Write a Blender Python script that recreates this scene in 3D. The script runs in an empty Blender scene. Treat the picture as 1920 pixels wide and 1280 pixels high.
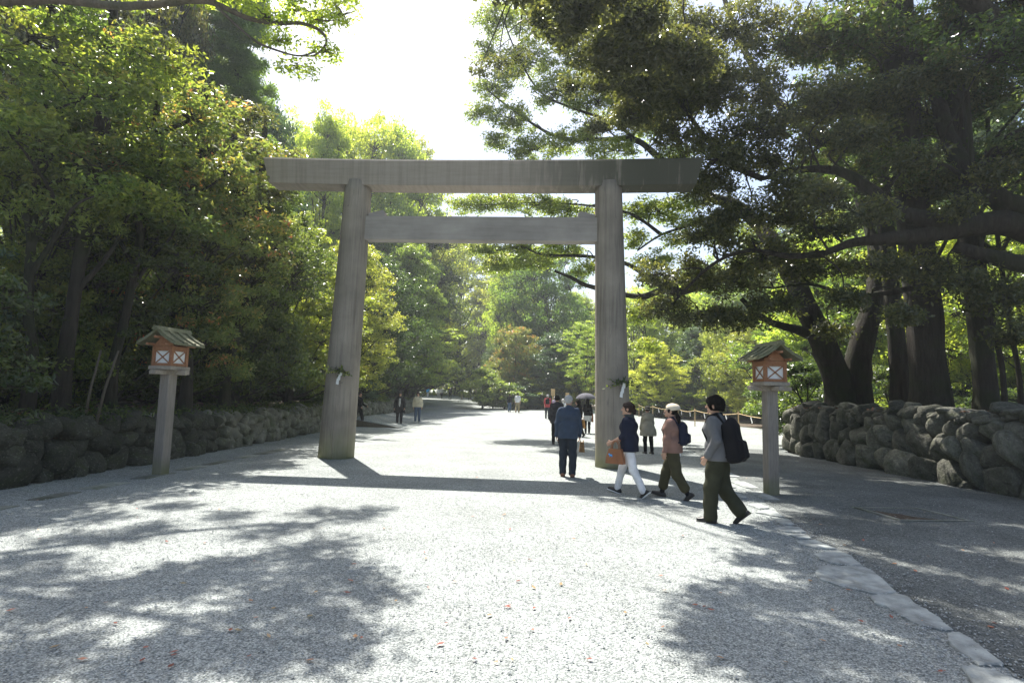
import bpy, math, random, time
import numpy as np
from mathutils import Vector, Matrix
T0 = time.time()
R = math.radians
HAZE = True
# ------------------------------------------------------------------ camera, world, sun, exposure
F_PX, PITCH, ROLL, CAMH = 1067.7, 0.0991, 0.0277, 1.6
scn = bpy.context.scene
cam_d = bpy.data.cameras.new('camera'); cam = bpy.data.objects.new('camera', cam_d)
scn.collection.objects.link(cam)
cam_d.sensor_width = 36.0; cam_d.lens = 36.0 * F_PX / 1920.0
cam_d.clip_start = 0.05; cam_d.clip_end = 3000
cam.matrix_world = Matrix.Translation((0, 0, CAMH)) @ Matrix.Rotation(math.pi/2 + PITCH, 4, 'X') @ Matrix.Rotation(ROLL, 4, 'Z')
scn.camera = cam
SUN = Vector((-0.235, 0.545, 1.0)).normalized()          # direction towards the sun
elev = math.asin(SUN.z); azim = math.atan2(SUN.x, SUN.y)
world = bpy.data.worlds.new("World"); scn.world = world; world.use_nodes = True
wn = world.node_tree; bg = wn.nodes['Background']
sky = wn.nodes.new('ShaderNodeTexSky'); sky.sky_type = 'NISHITA'; sky.sun_disc = False
sky.sun_elevation = elev; sky.sun_rotation = azim
sky.air_density = 1.2; sky.dust_density = 3.0; sky.ozone_density = 1.0
wn.links.new(sky.outputs[0], bg.inputs[0]); bg.inputs[1].default_value = 0.08
sd = bpy.data.lights.new('sun', 'SUN'); sd.energy = 5.0; sd.angle = R(0.55); sd.color = (1.0, 0.955, 0.88)
so = bpy.data.objects.new('sun', sd); scn.collection.objects.link(so)
so.rotation_euler = (-SUN).to_track_quat('-Z', 'Y').to_euler(); so.location = SUN * 60
vs = scn.view_settings; vs.view_transform = 'Standard'; vs.look = 'None'; vs.gamma = 1.0; vs.use_curve_mapping = False
vs.exposure = 1.4
cy = scn.cycles
cy.max_bounces = 6; cy.diffuse_bounces = 3; cy.glossy_bounces = 2; cy.transmission_bounces = 4; cy.transparent_max_bounces = 6
cy.use_denoising = True; cy.sample_clamp_indirect = 6.0
cy.caustics_reflective = False; cy.caustics_refractive = False

# ------------------------------------------------------------------ ground shape and helpers
def sstep(a, b, x):
    t = np.clip((x - a) / (b - a), 0, 1); return t * t * (3 - 2 * t)
def gz(x, y):
    """Terrain height: flat near the gate, the path climbs gently towards the far left."""
    x = np.asarray(x, float); y = np.asarray(y, float)
    w = 1 - sstep(4 + 0.05 * y, 14 + 0.05 * y, x)
    d = np.clip(y - 20, 0, 110)
    return w * (0.0075 * d + 0.00018 * d * d)
def gzf(x, y): return float(gz(x, y))
_c, _s = math.cos(PITCH), math.sin(PITCH); _cr, _sr = math.cos(ROLL), math.sin(ROLL)
def ray(px, py):
    a = (px - 960) / F_PX; b = (640 - py) / F_PX
    r = a * _cr - b * _sr; u = a * _sr + b * _cr
    return Vector((r, _c - u * _s, _s + u * _c))
def G(px, py):
    """Ground point where something stands."""
    d = ray(px, py); z = 0.0
    for _ in range(25):
        t = (z - CAMH) / d.z; z = 0.5 * z + 0.5 * gzf(d.x * t, d.y * t)
    return Vector((d.x * t, d.y * t, z))
def P(px, py, Y):
    d = ray(px, py); t = Y / d.y
    return Vector((d.x * t, Y, CAMH + d.z * t))

COL = scn.collection
def link(o, parent=None):
    COL.objects.link(o)
    if parent is not None: o.parent = parent
    return o
def tag(o, label=None, cat=None, group=None, kind=None):
    if label: o['label'] = label
    if cat: o['category'] = cat
    if group: o['group'] = group
    if kind: o['kind'] = kind
    return o
def empty(name, loc, rz=0, **k):
    o = bpy.data.objects.new(name, None); o.location = loc; o.rotation_euler = (0, 0, rz)
    o.empty_display_size = 0.2
    link(o); tag(o, **k); return o

def np_mesh(name, V, Fq, mats, mi=None, smooth=False, attr=None):
    """mesh from numpy arrays; Fq is (n,k) or a list of such arrays"""
    me = bpy.data.meshes.new(name)
    if not isinstance(Fq, list): Fq = [Fq]
    Fq = [f for f in Fq if len(f)]
    V = np.asarray(V, np.float32)
    me.vertices.add(len(V)); me.vertices.foreach_set('co', V.ravel())
    idx = np.concatenate([np.asarray(f, np.int32).ravel() for f in Fq])
    tot = np.concatenate([np.full(len(f), f.shape[1], np.int32) for f in Fq])
    st = np.concatenate([[0], np.cumsum(tot)[:-1]]).astype(np.int32)
    me.loops.add(len(idx)); me.loops.foreach_set('vertex_index', idx)
    me.polygons.add(len(tot)); me.polygons.foreach_set('loop_start', st)
    for m in (mats if isinstance(mats, (list, tuple)) else [mats]): me.materials.append(m)
    if mi is not None: me.polygons.foreach_set('material_index', np.asarray(mi, np.int32))
    me.polygons.foreach_set('use_smooth', np.full(len(tot), bool(smooth)))
    me.update(calc_edges=True)
    if attr is not None:
        a = me.attributes.new('rnd', 'FLOAT', 'FACE'); a.data.foreach_set('value', np.asarray(attr, np.float32))
    return me
def mobj(name, me, parent=None):
    o = bpy.data.objects.new(name, me); return link(o, parent)

class MB:
    """collects boxes, tubes and prisms into ONE mesh"""
    def __init__(s): s.V = []; s.F = []; s.n = 0; s.sm = []
    def add(s, V, F, smooth=False):
        V = [tuple(v) for v in V]
        s.V += V; s.F += [tuple(i + s.n for i in f) for f in F]; s.sm += [smooth] * len(F); s.n += len(V); return s
    def box(s, c, size, rot=None, taper=(1, 1), bevel=0.0):
        hx, hy, hz = size[0]/2, size[1]/2, size[2]/2
        tx, ty = taper
        if bevel > 0:
            b = bevel; ring = []
            def rg(z, ex, ey, k):
                x, y = hx*ex, hy*ey; q = b*k
                return [(x, -y+q, z), (x, y-q, z), (x-q, y, z), (-x+q, y, z), (-x, y-q, z), (-x, -y+q, z), (-x+q, -y, z), (x-q, -y, z)]
            V = [(a*(1 - b/hx), d*(1-b/hy), z) for a, d, z in rg(-hz, 1, 1, 1)] + rg(-hz+b, 1, 1, 1) + rg(hz-b, tx, ty, 1) + [(a*(1 - b/hx), d*(1-b/hy), z) for a, d, z in rg(hz, tx, ty, 1)]
            F = [tuple(range(7, -1, -1)), tuple(range(24, 32))]
            for k in range(3):
                for i in range(8):
                    j = (i+1) % 8; F.append((k*8+i, k*8+j, k*8+8+j, k*8+8+i))
        else:
            V = [(-hx,-hy,-hz),(hx,-hy,-hz),(hx,hy,-hz),(-hx,hy,-hz),(-hx*tx,-hy*ty,hz),(hx*tx,-hy*ty,hz),(hx*tx,hy*ty,hz),(-hx*tx,hy*ty,hz)]
            F = [(3,2,1,0),(4,5,6,7),(0,1,5,4),(1,2,6,5),(2,3,7,6),(3,0,4,7)]
        M = rot if rot is not None else Matrix.Identity(3)
        return s.add([M @ Vector(v) + Vector(c) for v in V], F)
    def prism(s, poly, d0, d1, f):
        """polygon of 2-D points extruded from d0 to d1; f maps (u,v,d) to a point"""
        n = len(poly)
        V = [f(u, v, d0) for u, v in poly] + [f(u, v, d1) for u, v in poly]
        F = [tuple(range(n-1, -1, -1)), tuple(range(n, 2*n))] + [(i, (i+1) % n, n+(i+1) % n, n+i) for i in range(n)]
        return s.add(V, F)
    def tube(s, pts, rad, n=12, smooth=True, cap=True, jit=0.0, rng=None):
        pts = [Vector(p) for p in pts]; V = []; up = None
        for i, p in enumerate(pts):
            t = (pts[min(i+1, len(pts)-1)] - pts[max(i-1, 0)]).normalized()
            if up is None:
                up = Vector((1, 0, 0)) if abs(t.z) > 0.7 else Vector((0, 0, 1))
            a = (up - t * up.dot(t)).normalized(); b = t.cross(a); up = a
            r = rad[i] if hasattr(rad, '__len__') else rad
            for k in range(n):
                th = 2*math.pi*k/n; rr = r * (1 + (jit * (rng.random()-.5) if rng else 0))
                V.append(p + (a*math.cos(th) + b*math.sin(th)) * rr)
        F = []
        for i in range(len(pts)-1):
            for k in range(n):
                F.append((i*n+k, i*n+(k+1) % n, (i+1)*n+(k+1) % n, (i+1)*n+k))
        if cap: F += [tuple(range(n-1, -1, -1)), tuple((len(pts)-1)*n + k for k in range(n))]
        return s.add(V, F, smooth)
    def build(s, name, mat, parent=None, loc=None):
        me = bpy.data.meshes.new(name); me.from_pydata([tuple(v) for v in s.V], [], s.F)
        me.polygons.foreach_set('use_smooth', s.sm)
        for m in (mat if isinstance(mat, (list, tuple)) else [mat]): me.materials.append(m)
        me.update()
        o = mobj(name, me, parent)
        if loc is not None: o.location = loc
        return o

# ------------------------------------------------------------------ materials
def mat_new(name):
    m = bpy.data.materials.new(name); m.use_nodes = True
    nt = m.node_tree; b = nt.nodes['Principled BSDF']; return m, nt, b
def N(nt, t, **k):
    n = nt.nodes.new(t)
    for a, v in k.items():
        if a in n.inputs: n.inputs[a].default_value = v
        else: setattr(n, a, v)
    return n
def ramp(nt, stops, interp='LINEAR'):
    r = nt.nodes.new('ShaderNodeValToRGB'); e = r.color_ramp.elements; r.color_ramp.interpolation = interp
    while len(e) < len(stops): e.new(0.5)
    for el, (p, c) in zip(e, stops):
        el.position = p; el.color = (c[0], c[1], c[2], 1) if hasattr(c, '__len__') else (c, c, c, 1)
    return r
def mix(nt, a, b, fac, mode='MIX'):
    m = nt.nodes.new('ShaderNodeMix'); m.data_type = 'RGBA'; m.blend_type = mode
    for sock, v in ((m.inputs[0], fac), (m.inputs[6], a), (m.inputs[7], b)):
        if hasattr(v, 'is_linked') or hasattr(v, 'links'): nt.links.new(v, sock)
        elif hasattr(v, '__len__'): sock.default_value = (v[0], v[1], v[2], 1)
        else: sock.default_value = v
    return m.outputs[2]
def coords(nt, scale=(1, 1, 1), kind='Object', rot=(0, 0, 0)):
    tc = nt.nodes.new('ShaderNodeTexCoord'); mp = nt.nodes.new('ShaderNodeMapping')
    nt.links.new(tc.outputs[kind], mp.inputs[0]); mp.inputs['Scale'].default_value = scale; mp.inputs['Rotation'].default_value = rot
    return mp.outputs[0]
def noise(nt, vec, scale, detail=4, rough=.55):
    n = nt.nodes.new('ShaderNodeTexNoise'); nt.links.new(vec, n.inputs['Vector'])
    n.inputs['Scale'].default_value = scale; n.inputs['Detail'].default_value = detail; n.inputs['Roughness'].default_value = rough
    return n.outputs['Fac']
def voro(nt, vec, scale, out='Color', feature='F1', rand=1.0):
    n = nt.nodes.new('ShaderNodeTexVoronoi'); n.feature = feature; nt.links.new(vec, n.inputs['Vector'])
    n.inputs['Scale'].default_value = scale; n.inputs['Randomness'].default_value = rand
    return n.outputs[out]
def math_n(nt, op, a, b=0.0):
    m = nt.nodes.new('ShaderNodeMath'); m.operation = op
    for sock, v in ((m.inputs[0], a), (m.inputs[1], b)):
        if hasattr(v, 'links'): nt.links.new(v, sock)
        else: sock.default_value = v
    return m.outputs[0]
def bump(nt, bsdf, h, strength, dist):
    b = nt.nodes.new('ShaderNodeBump'); b.inputs['Strength'].default_value = strength; b.inputs['Distance'].default_value = dist
    nt.links.new(h, b.inputs['Height']); nt.links.new(b.outputs[0], bsdf.inputs['Normal'])
def simple(name, col, rough=.8, spec=.3, var=.15, scale=8, bmp=0.0, bscale=40, sheen=0):
    m, nt, b = mat_new(name); v = coords(nt)
    n = noise(nt, v, scale)
    r = ramp(nt, [(.3, [c*(1-var) for c in col]), (.7, [min(1, c*(1+var)) for c in col])]); nt.links.new(n, r.inputs[0])
    nt.links.new(r.outputs[0], b.inputs['Base Color']); b.inputs['Roughness'].default_value = rough
    b.inputs['Specular IOR Level'].default_value = spec
    if bmp: bump(nt, b, noise(nt, v, bscale, 3), 1.0, bmp)
    return m

def m_gravel(dark=False):
    m, nt, b = mat_new('dark_gravel' if dark else 'gravel'); v = coords(nt)
    c1 = voro(nt, v, 88); sep = nt.nodes.new('ShaderNodeSeparateColor'); nt.links.new(c1, sep.inputs[0])
    r = ramp(nt, [(0, (.15, .17, .17)), (.3, (.30, .325, .315)), (.65, (.385, .41, .40)), (1, (.54, .57, .54))]); nt.links.new(sep.outputs[0], r.inputs[0])
    d1 = voro(nt, v, 88, 'Distance'); d2 = voro(nt, v, 150, 'Distance')
    dk = ramp(nt, [(.35, 1.0), (.8, .55)]); nt.links.new(d1, dk.inputs[0])
    col = mix(nt, r.outputs[0], dk.outputs[0], 1.0, 'MULTIPLY')
    big = ramp(nt, [(.30, .80), (.70, 1.12)]); nt.links.new(noise(nt, v, .7, 7, .62), big.inputs[0])
    col = mix(nt, col, big.outputs[0], 1.0, 'MULTIPLY')
    mid = ramp(nt, [(.3, .8), (.7, 1.15)]); nt.links.new(noise(nt, v, 14, 3), mid.inputs[0])
    col = mix(nt, col, mid.outputs[0], 1.0, 'MULTIPLY')
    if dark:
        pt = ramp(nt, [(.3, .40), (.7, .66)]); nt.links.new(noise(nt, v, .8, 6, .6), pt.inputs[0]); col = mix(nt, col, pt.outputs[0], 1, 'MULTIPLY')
    nt.links.new(col, b.inputs['Base Color']); b.inputs['Roughness'].default_value = .92; b.inputs['Specular IOR Level'].default_value = .12
    h = math_n(nt, 'ADD', math_n(nt, 'MULTIPLY', d1, -1.0), math_n(nt, 'MULTIPLY', noise(nt, v, 9, 3), .8))
    bump(nt, b, math_n(nt, 'ADD', math_n(nt, 'ADD', h, math_n(nt, 'MULTIPLY', noise(nt, v, 2.6, 4), 4.0)), math_n(nt, 'MULTIPLY', d2, -.3)), 1.0, .007)
    return m
def m_soil():
    m, nt, b = mat_new('forest_soil'); v = coords(nt)
    n = noise(nt, v, 3.5, 8, .7)
    r = ramp(nt, [(.3, (.035, .024, .016)), (.5, (.09, .06, .04)), (.62, (.05, .055, .025)), (.75, (.17, .10, .065))]); nt.links.new(n, r.inputs[0])
    c2 = voro(nt, v, 22); sp = nt.nodes.new('ShaderNodeSeparateColor'); nt.links.new(c2, sp.inputs[0])
    lf = ramp(nt, [(.0, .5), (.5, .9), (1, 1.7)]); nt.links.new(sp.outputs[0], lf.inputs[0])
    nt.links.new(mix(nt, r.outputs[0], lf.outputs[0], 1, 'MULTIPLY'), b.inputs['Base Color'])
    b.inputs['Roughness'].default_value = .9; bump(nt, b, voro(nt, v, 22, 'Distance'), 1, .03)
    return m
def m_wood(name, lo, hi, streak=None, grain=(9, 9, .7), moss=0.0, rough=.75):
    m, nt, b = mat_new(name); v = coords(nt, grain)
    n1 = noise(nt, v, 5, 6, .65)
    r = ramp(nt, [(.28, lo), (.72, hi)]); nt.links.new(n1, r.inputs[0]); col = r.outputs[0]
    vo = coords(nt)
    pat = ramp(nt, [(.3, .78), (.7, 1.15)]); nt.links.new(noise(nt, vo, 1.3, 4), pat.inputs[0])
    col = mix(nt, col, pat.outputs[0], 1, 'MULTIPLY')
    if streak:
        ck = ramp(nt, [(.0, .35), (.012, 1.0)]); nt.links.new(voro(nt, coords(nt, (3.2, 3.2, .16)), 3.0, 'Distance', 'DISTANCE_TO_EDGE'), ck.inputs[0])
        cm = ramp(nt, [(.5, 0.0), (.62, .8)]); nt.links.new(noise(nt, coords(nt, (2, 2, .5)), 1.4, 3), cm.inputs[0])
        col = mix(nt, col, mix(nt, col, ck.outputs[0], 1, 'MULTIPLY'), cm.outputs[0])
        vs_ = coords(nt, streak)
        sr_ = ramp(nt, [(.35, .55), (.52, 1.0)]); nt.links.new(noise(nt, vs_, 3.2, 5, .7), sr_.inputs[0])
        msk = ramp(nt, [(.4, 0.0), (.6, .85)]); nt.links.new(noise(nt, vo, .7, 2), msk.inputs[0])
        col = mix(nt, col, mix(nt, col, sr_.outputs[0], 1, 'MULTIPLY'), msk.outputs[0])
    if moss:
        sx = nt.nodes.new('ShaderNodeSeparateXYZ'); nt.links.new(vo, sx.inputs[0])
        f = ramp(nt, [(0, 1.0), (moss, 0.0)]); nz = math_n(nt, 'ADD', sx.outputs[2], math_n(nt, 'MULTIPLY', math_n(nt, 'SUBTRACT', noise(nt, vo, 3, 4), .5), moss*1.2))
        nt.links.new(nz, f.inputs[0])
        col = mix(nt, col, (.16, .17, .07), math_n(nt, 'MULTIPLY', f.outputs[0], .75))
    nt.links.new(col, b.inputs['Base Color']); b.inputs['Roughness'].default_value = rough; b.inputs['Specular IOR Level'].default_value = .3
    bump(nt, b, n1, .5, .004)
    return m
def m_beam():
    """weathered beam: vertical water streaks, green black algae towards one end"""
    m, nt, b = mat_new('weathered_beam'); vo = coords(nt)
    g = noise(nt, coords(nt, (.25, 1.5, 3.2)), 4, 7, .7)
    r = ramp(nt, [(.3, (.275, .245, .21)), (.7, (.34, .302, .262))]); nt.links.new(g, r.inputs[0]); col = r.outputs[0]
    st = ramp(nt, [(.36, .80), (.56, 1.04)]); nt.links.new(noise(nt, coords(nt, (6, 1, .25)), 1.6, 6, .65), st.inputs[0])
    col = mix(nt, col, st.outputs[0], .8, 'MULTIPLY')
    sx = nt.nodes.new('ShaderNodeSeparateXYZ'); nt.links.new(vo, sx.inputs[0])
    al = noise(nt, coords(nt, (5, 1, .5)), 1.5, 4, .6)
    end = ramp(nt, [(.0, 0.0), (1.0, 1.0)]); nt.links.new(math_n(nt, 'DIVIDE', math_n(nt, 'ADD', sx.outputs[0], -0.6), 4.0), end.inputs[0])
    am = ramp(nt, [(.45, 0.0), (.55, 1.0)]); nt.links.new(math_n(nt, 'ADD', al, math_n(nt, 'MULTIPLY', end.outputs[0], .13)), am.inputs[0])
    f = math_n(nt, 'MULTIPLY', math_n(nt, 'MULTIPLY', am.outputs[0], end.outputs[0]), 1.1)
    col = mix(nt, col, (.045, .06, .04), f)
    col = mix(nt, col, (.085, .08, .062), math_n(nt, 'MULTIPLY', end.outputs[0], .75))
    nt.links.new(col, b.inputs['Base Color']); b.inputs['Roughness'].default_value = .75; b.inputs['Specular IOR Level'].default_value = .25
    bump(nt, b, g, .5, .004); return m
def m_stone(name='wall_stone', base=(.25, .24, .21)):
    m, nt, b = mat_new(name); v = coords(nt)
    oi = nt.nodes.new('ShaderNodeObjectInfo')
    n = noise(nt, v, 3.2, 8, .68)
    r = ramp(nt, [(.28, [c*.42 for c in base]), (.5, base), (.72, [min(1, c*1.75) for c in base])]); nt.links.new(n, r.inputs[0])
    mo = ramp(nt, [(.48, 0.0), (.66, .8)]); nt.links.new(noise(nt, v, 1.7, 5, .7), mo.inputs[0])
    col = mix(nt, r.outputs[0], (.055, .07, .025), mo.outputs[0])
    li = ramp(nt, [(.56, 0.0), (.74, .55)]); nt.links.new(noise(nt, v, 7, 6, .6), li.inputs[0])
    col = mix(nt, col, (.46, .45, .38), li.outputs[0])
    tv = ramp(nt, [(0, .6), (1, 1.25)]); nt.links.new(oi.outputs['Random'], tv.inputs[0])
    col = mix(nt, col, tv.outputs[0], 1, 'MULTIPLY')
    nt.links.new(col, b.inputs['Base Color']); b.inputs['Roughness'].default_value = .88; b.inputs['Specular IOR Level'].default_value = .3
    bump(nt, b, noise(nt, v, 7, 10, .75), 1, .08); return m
def m_bark(name='bark', lo=(.018, .015, .012), hi=(.07, .06, .048), moss=(.035, .045, .018)):
    m, nt, b = mat_new(name)
    n = noise(nt, coords(nt, (1, 1, .13)), 9, 10, .75)
    r = ramp(nt, [(.3, lo), (.7, hi)]); nt.links.new(n, r.inputs[0])
    mm = ramp(nt, [(.45, 0.0), (.65, .75)]); nt.links.new(noise(nt, coords(nt), 1.2, 5), mm.inputs[0])
    nt.links.new(mix(nt, r.outputs[0], moss, mm.outputs[0]), b.inputs['Base Color'])
    b.inputs['Roughness'].default_value = .9; b.inputs['Specular IOR Level'].default_value = .2
    bump(nt, b, n, 1, .10); return m
def m_leaf(name, stops, trans=.45, rough=.38, spec=.5, tcol=1.35, hv=.03, tk=(1.25, 1.3, .45)):
    m, nt, b = mat_new(name); out = nt.nodes['Material Output']
    at = nt.nodes.new('ShaderNodeAttribute'); at.attribute_name = 'rnd'; at.attribute_type = 'GEOMETRY'
    r = ramp(nt, stops); nt.links.new(at.outputs['Fac'], r.inputs[0])
    oi = nt.nodes.new('ShaderNodeObjectInfo'); hs = nt.nodes.new('ShaderNodeHueSaturation'); hs.inputs['Saturation'].default_value = .88
    mr = nt.nodes.new('ShaderNodeMapRange'); nt.links.new(oi.outputs['Random'], mr.inputs[0]); mr.inputs[3].default_value = .485-hv; mr.inputs[4].default_value = .485+hv*.6
    nt.links.new(mr.outputs[0], hs.inputs['Hue']); nt.links.new(r.outputs[0], hs.inputs['Color'])
    mv = nt.nodes.new('ShaderNodeMapRange'); nt.links.new(oi.outputs['Random'], mv.inputs[0]); mv.inputs[3].default_value = 1.2; mv.inputs[4].default_value = .82
    nt.links.new(mv.outputs[0], hs.inputs['Value'])
    nt.links.new(hs.outputs[0], b.inputs['Base Color']); b.inputs['Roughness'].default_value = rough; b.inputs['Specular IOR Level'].default_value = spec
    tr = nt.nodes.new('ShaderNodeBsdfTranslucent')
    nt.links.new(mix(nt, hs.outputs[0], [k*tcol for k in tk], 1, 'MULTIPLY'), tr.inputs[0])
    mx = nt.nodes.new('ShaderNodeMixShader'); mx.inputs[0].default_value = trans
    nt.links.new(b.outputs[0], mx.inputs[1]); nt.links.new(tr.outputs[0], mx.inputs[2]); nt.links.new(mx.outputs[0], out.inputs[0])
    return m
M = {}
M['gravel'] = m_gravel(); M['gravel_dark'] = m_gravel(True); M['soil'] = m_soil()
M['beam'] = m_beam()
M['pillar'] = m_wood('weathered_pillar', (.225, .198, .165), (.30, .265, .222), streak=(4, 4, .12), grain=(4, 4, .12), moss=.75)
M['tie'] = m_wood('weathered_tie_beam', (.27, .248, .228), (.345, .32, .295), grain=(.2, 2, 2.5))
M['lamp_post'] = m_wood('lantern_post_wood', (.20, .175, .15), (.33, .29, .25), grain=(9, 9, .7), moss=.35)
M['lamp_red'] = m_wood('lantern_cedar', (.27, .12, .06), (.38, .19, .10), grain=(5, 5, 5))
M['lamp_roof'] = m_wood('lantern_roof_board', (.09, .10, .055), (.24, .23, .14), grain=(3, 8, 8))
M['lamp_tray'] = m_wood('lantern_tray_wood', (.26, .22, .18), (.40, .35, .28), grain=(6, 6, 6))
M['paper'] = simple('paper', (.78, .79, .78), .7, .2, .03)
M['stone'] = m_stone(base=(.18, .178, .145)); M['stone_mossy_shaded'] = m_stone('mossy_shaded_wall_stone', (.085, .085, .065)); M['kerb'] = simple('kerb_stone', (.30, .32, .31), .85, .3, .42, 6, .02, 16)  # low wall's mossy stone has its base darkened to paint in shade
M['kerb_mossy'] = m_stone('mossy_kerb', (.32, .33, .29)); M['bark'] = m_bark(); M['bark_light'] = m_bark('bark_light', (.09, .075, .06), (.24, .20, .16), (.08, .09, .05))
M['fence'] = m_wood('old_fence_boards', (.08, .07, .05), (.17, .14, .10), grain=(9, 9, .7))
M['bamboo'] = simple('bamboo', (.48, .34, .18), .6, .3)
M['rope'] = simple('straw_rope', (.62, .48, .26), .9, .1, .25, 40)
M['pale_wood'] = simple('pale_wood', (.62, .44, .22), .7, .3)
M['ink'] = simple('ink', (.03, .03, .03), .7, .2)
L_DARK = [(0, (.014, .028, .012)), (.5, (.034, .066, .022)), (.85, (.075, .115, .03)), (1, (.15, .18, .05))]
L_BLUE = [(0, (.016, .036, .022)), (.6, (.034, .068, .036)), (1, (.07, .115, .05))]
L_MID = [(0, (.022, .042, .014)), (.5, (.065, .11, .025)), (1, (.19, .23, .05))]
L_LIGHT = [(0, (.06, .105, .02)), (.5, (.14, .20, .035)), (1, (.28, .32, .07))]
L_GOLD = [(0, (.05, .08, .018)), (.5, (.12, .165, .035)), (.88, (.22, .24, .05)), (1, (.33, .25, .08))]
L_RED = [(0, (.03, .055, .016)), (.6, (.06, .10, .025)), (.8, (.16, .15, .035)), (.9, (.30, .12, .04)), (1, (.38, .09, .04))]
L_CED = [(0, (.08, .15, .05)), (.6, (.14, .24, .07)), (1, (.22, .34, .09))]
M['leaf_dark'] = m_leaf('leaf_dark', [(a, [c*1.35 for c in b]) for a, b in L_DARK], .45, .26, .7, 1.7)
M['leaf_oak'] = m_leaf('leaf_oak', [(0, (.018, .032, .014)), (.5, (.065, .088, .032)), (.85, (.13, .155, .048)), (1, (.24, .24, .08))], .48, .24, .8, 1.8, tk=(1.25, 1.15, .5))
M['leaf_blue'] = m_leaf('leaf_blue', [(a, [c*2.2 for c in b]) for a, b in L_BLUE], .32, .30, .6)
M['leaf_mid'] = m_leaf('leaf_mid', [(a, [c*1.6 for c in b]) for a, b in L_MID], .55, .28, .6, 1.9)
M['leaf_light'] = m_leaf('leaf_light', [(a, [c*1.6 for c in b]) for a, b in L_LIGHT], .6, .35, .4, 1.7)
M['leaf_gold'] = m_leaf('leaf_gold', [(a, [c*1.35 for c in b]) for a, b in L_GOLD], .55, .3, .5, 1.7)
M['leaf_red'] = m_leaf('leaf_red', [(a, [c*1.9 for c in b]) for a, b in L_RED], .5, .28, .6, 1.8, tk=(1.2, 1.15, .5))
M['leaf_cedar'] = m_leaf('leaf_cedar', L_CED, .55, .5, .25, 1.5)
M['litter'] = m_leaf('litter_leaf', [(0, (.09, .04, .02)), (.5, (.24, .12, .06)), (.9, (.36, .24, .13)), (1, (.2, .18, .08))], .15, .7, .2)
M['twig'] = m_bark('twig', (.03, .026, .02), (.08, .07, .05))

# ------------------------------------------------------------------ ground
def build_ground():
    xs = np.unique(np.concatenate([np.linspace(-300, -60, 10), np.linspace(-60, 60, 121), np.linspace(60, 300, 10)]))
    ys = np.unique(np.concatenate([np.linspace(-60, -10, 5), np.linspace(-10, 150, 161), np.linspace(150, 420, 10)]))
    X, Y = np.meshgrid(xs, ys, indexing='ij'); Z = gz(X, Y)
    n, k = X.shape; V = np.stack([X, Y, Z], -1).reshape(-1, 3)
    i = np.arange(n-1)[:, None]*k + np.arange(k-1)[None]; i = i.ravel()
    o = mobj('ground', np_mesh('ground', V, np.stack([i, i+k, i+k+1, i+1], 1), M['gravel'], smooth=True))
    tag(o, 'pale grey gravel ground of the shrine approach', 'ground', kind='structure')
build_ground()
def terrace(name, label, xf, y0, y1, xout, h, mat, rise=0.03, nx=40, side=-1):
    """raised forest floor behind a retaining wall; xf(y) is its edge"""
    ys = np.arange(y0, y1 + .5, 1.0); u = np.linspace(0, 1, nx)
    rng = np.random.RandomState(3)
    Y = np.repeat(ys[:, None], nx, 1); X0 = np.array([xf(y) for y in ys])[:, None]
    X = X0 + (xout - X0) * (u[None] ** 1.5)
    d = np.abs(X - X0)
    Z = gz(X0 + 0*X, Y) + h + rise * np.minimum(d, 60) + .10*np.sin(X*1.3+Y*.7)*np.sin(Y*1.1-X*.4)*np.minimum(d, 1) + .06*rng.randn(*X.shape)*np.minimum(d, 1)
    Z[:, 0] -= .03
    V = np.stack([X, Y, Z], -1).reshape(-1, 3); n, k = X.shape
    i = (np.arange(n-1)[:, None]*k + np.arange(k-1)[None]).ravel()
    F = np.stack([i, i+k, i+k+1, i+1], 1)
    if side < 0: F = F[:, ::-1]
    # skirt on the edge and both ends, down to the ground
    Vs = [V]; m = len(V)
    edge = np.arange(n)*k; lo = V[edge].copy(); lo[:, 2] = -.2
    end1 = (n-1)*k + np.arange(k); lo1 = V[end1].copy(); lo1[:, 2] = -.2
    end0 = np.arange(k); lo0 = V[end0].copy(); lo0[:, 2] = -.2
    Vs += [lo, lo1, lo0]
    a = np.arange(n-1); F2 = np.stack([edge[a], edge[a+1], m+a+1, m+a], 1)
    b = np.arange(k-1); F3 = np.stack([end1[b], end1[b+1], m+n+b+1, m+n+b], 1); F4 = np.stack([end0[b], end0[b+1], m+n+k+b+1, m+n+k+b], 1)
    o = mobj(name, np_mesh(name, np.concatenate(Vs), np.concatenate([F, F2, F3, F4]), mat, smooth=True))
    tag(o, label, 'ground', kind='structure'); return o
LW = lambda y: -8.35 + (0 if y < 50 else -(y-50)*.5)      # back edge of the wall beside the path
terrace('forest_floor_bank', 'dark leaf littered bank behind the low boulder wall', LW, -6, 95, -75, .93, M['soil'], .02)
terrace('forest_floor_terrace', 'leaf littered terrace behind the tall boulder wall', lambda y: 10.0, -6, 19.6, 75, 1.42, M['soil'], .0, side=1)
def floor_patch(name, label, poly_xy, dz=.02):
    """a flat sheet of forest soil on the terrain, fine enough to follow it"""
    (x0, x1, y0, y1) = poly_xy
    xs = np.linspace(x0, x1, max(3, int((x1-x0)/2))); ys = np.linspace(y0, y1, max(3, int((y1-y0)/2)))
    X, Y = np.meshgrid(xs, ys, indexing='ij'); rng = np.random.RandomState(5)
    j = rng.randn(*X.shape)*.5; X = X + j; Y = Y + rng.randn(*X.shape)*.5
    Z = gz(X, Y) + dz + .05*rng.rand(*X.shape)
    n, k = X.shape; i = (np.arange(n-1)[:, None]*k + np.arange(k-1)[None]).ravel()
    o = mobj(name, np_mesh(name, np.stack([X, Y, Z], -1).reshape(-1, 3), np.stack([i, i+k, i+k+1, i+1], 1), M['soil'], smooth=True))
    tag(o, label, 'ground', kind='structure')
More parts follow.
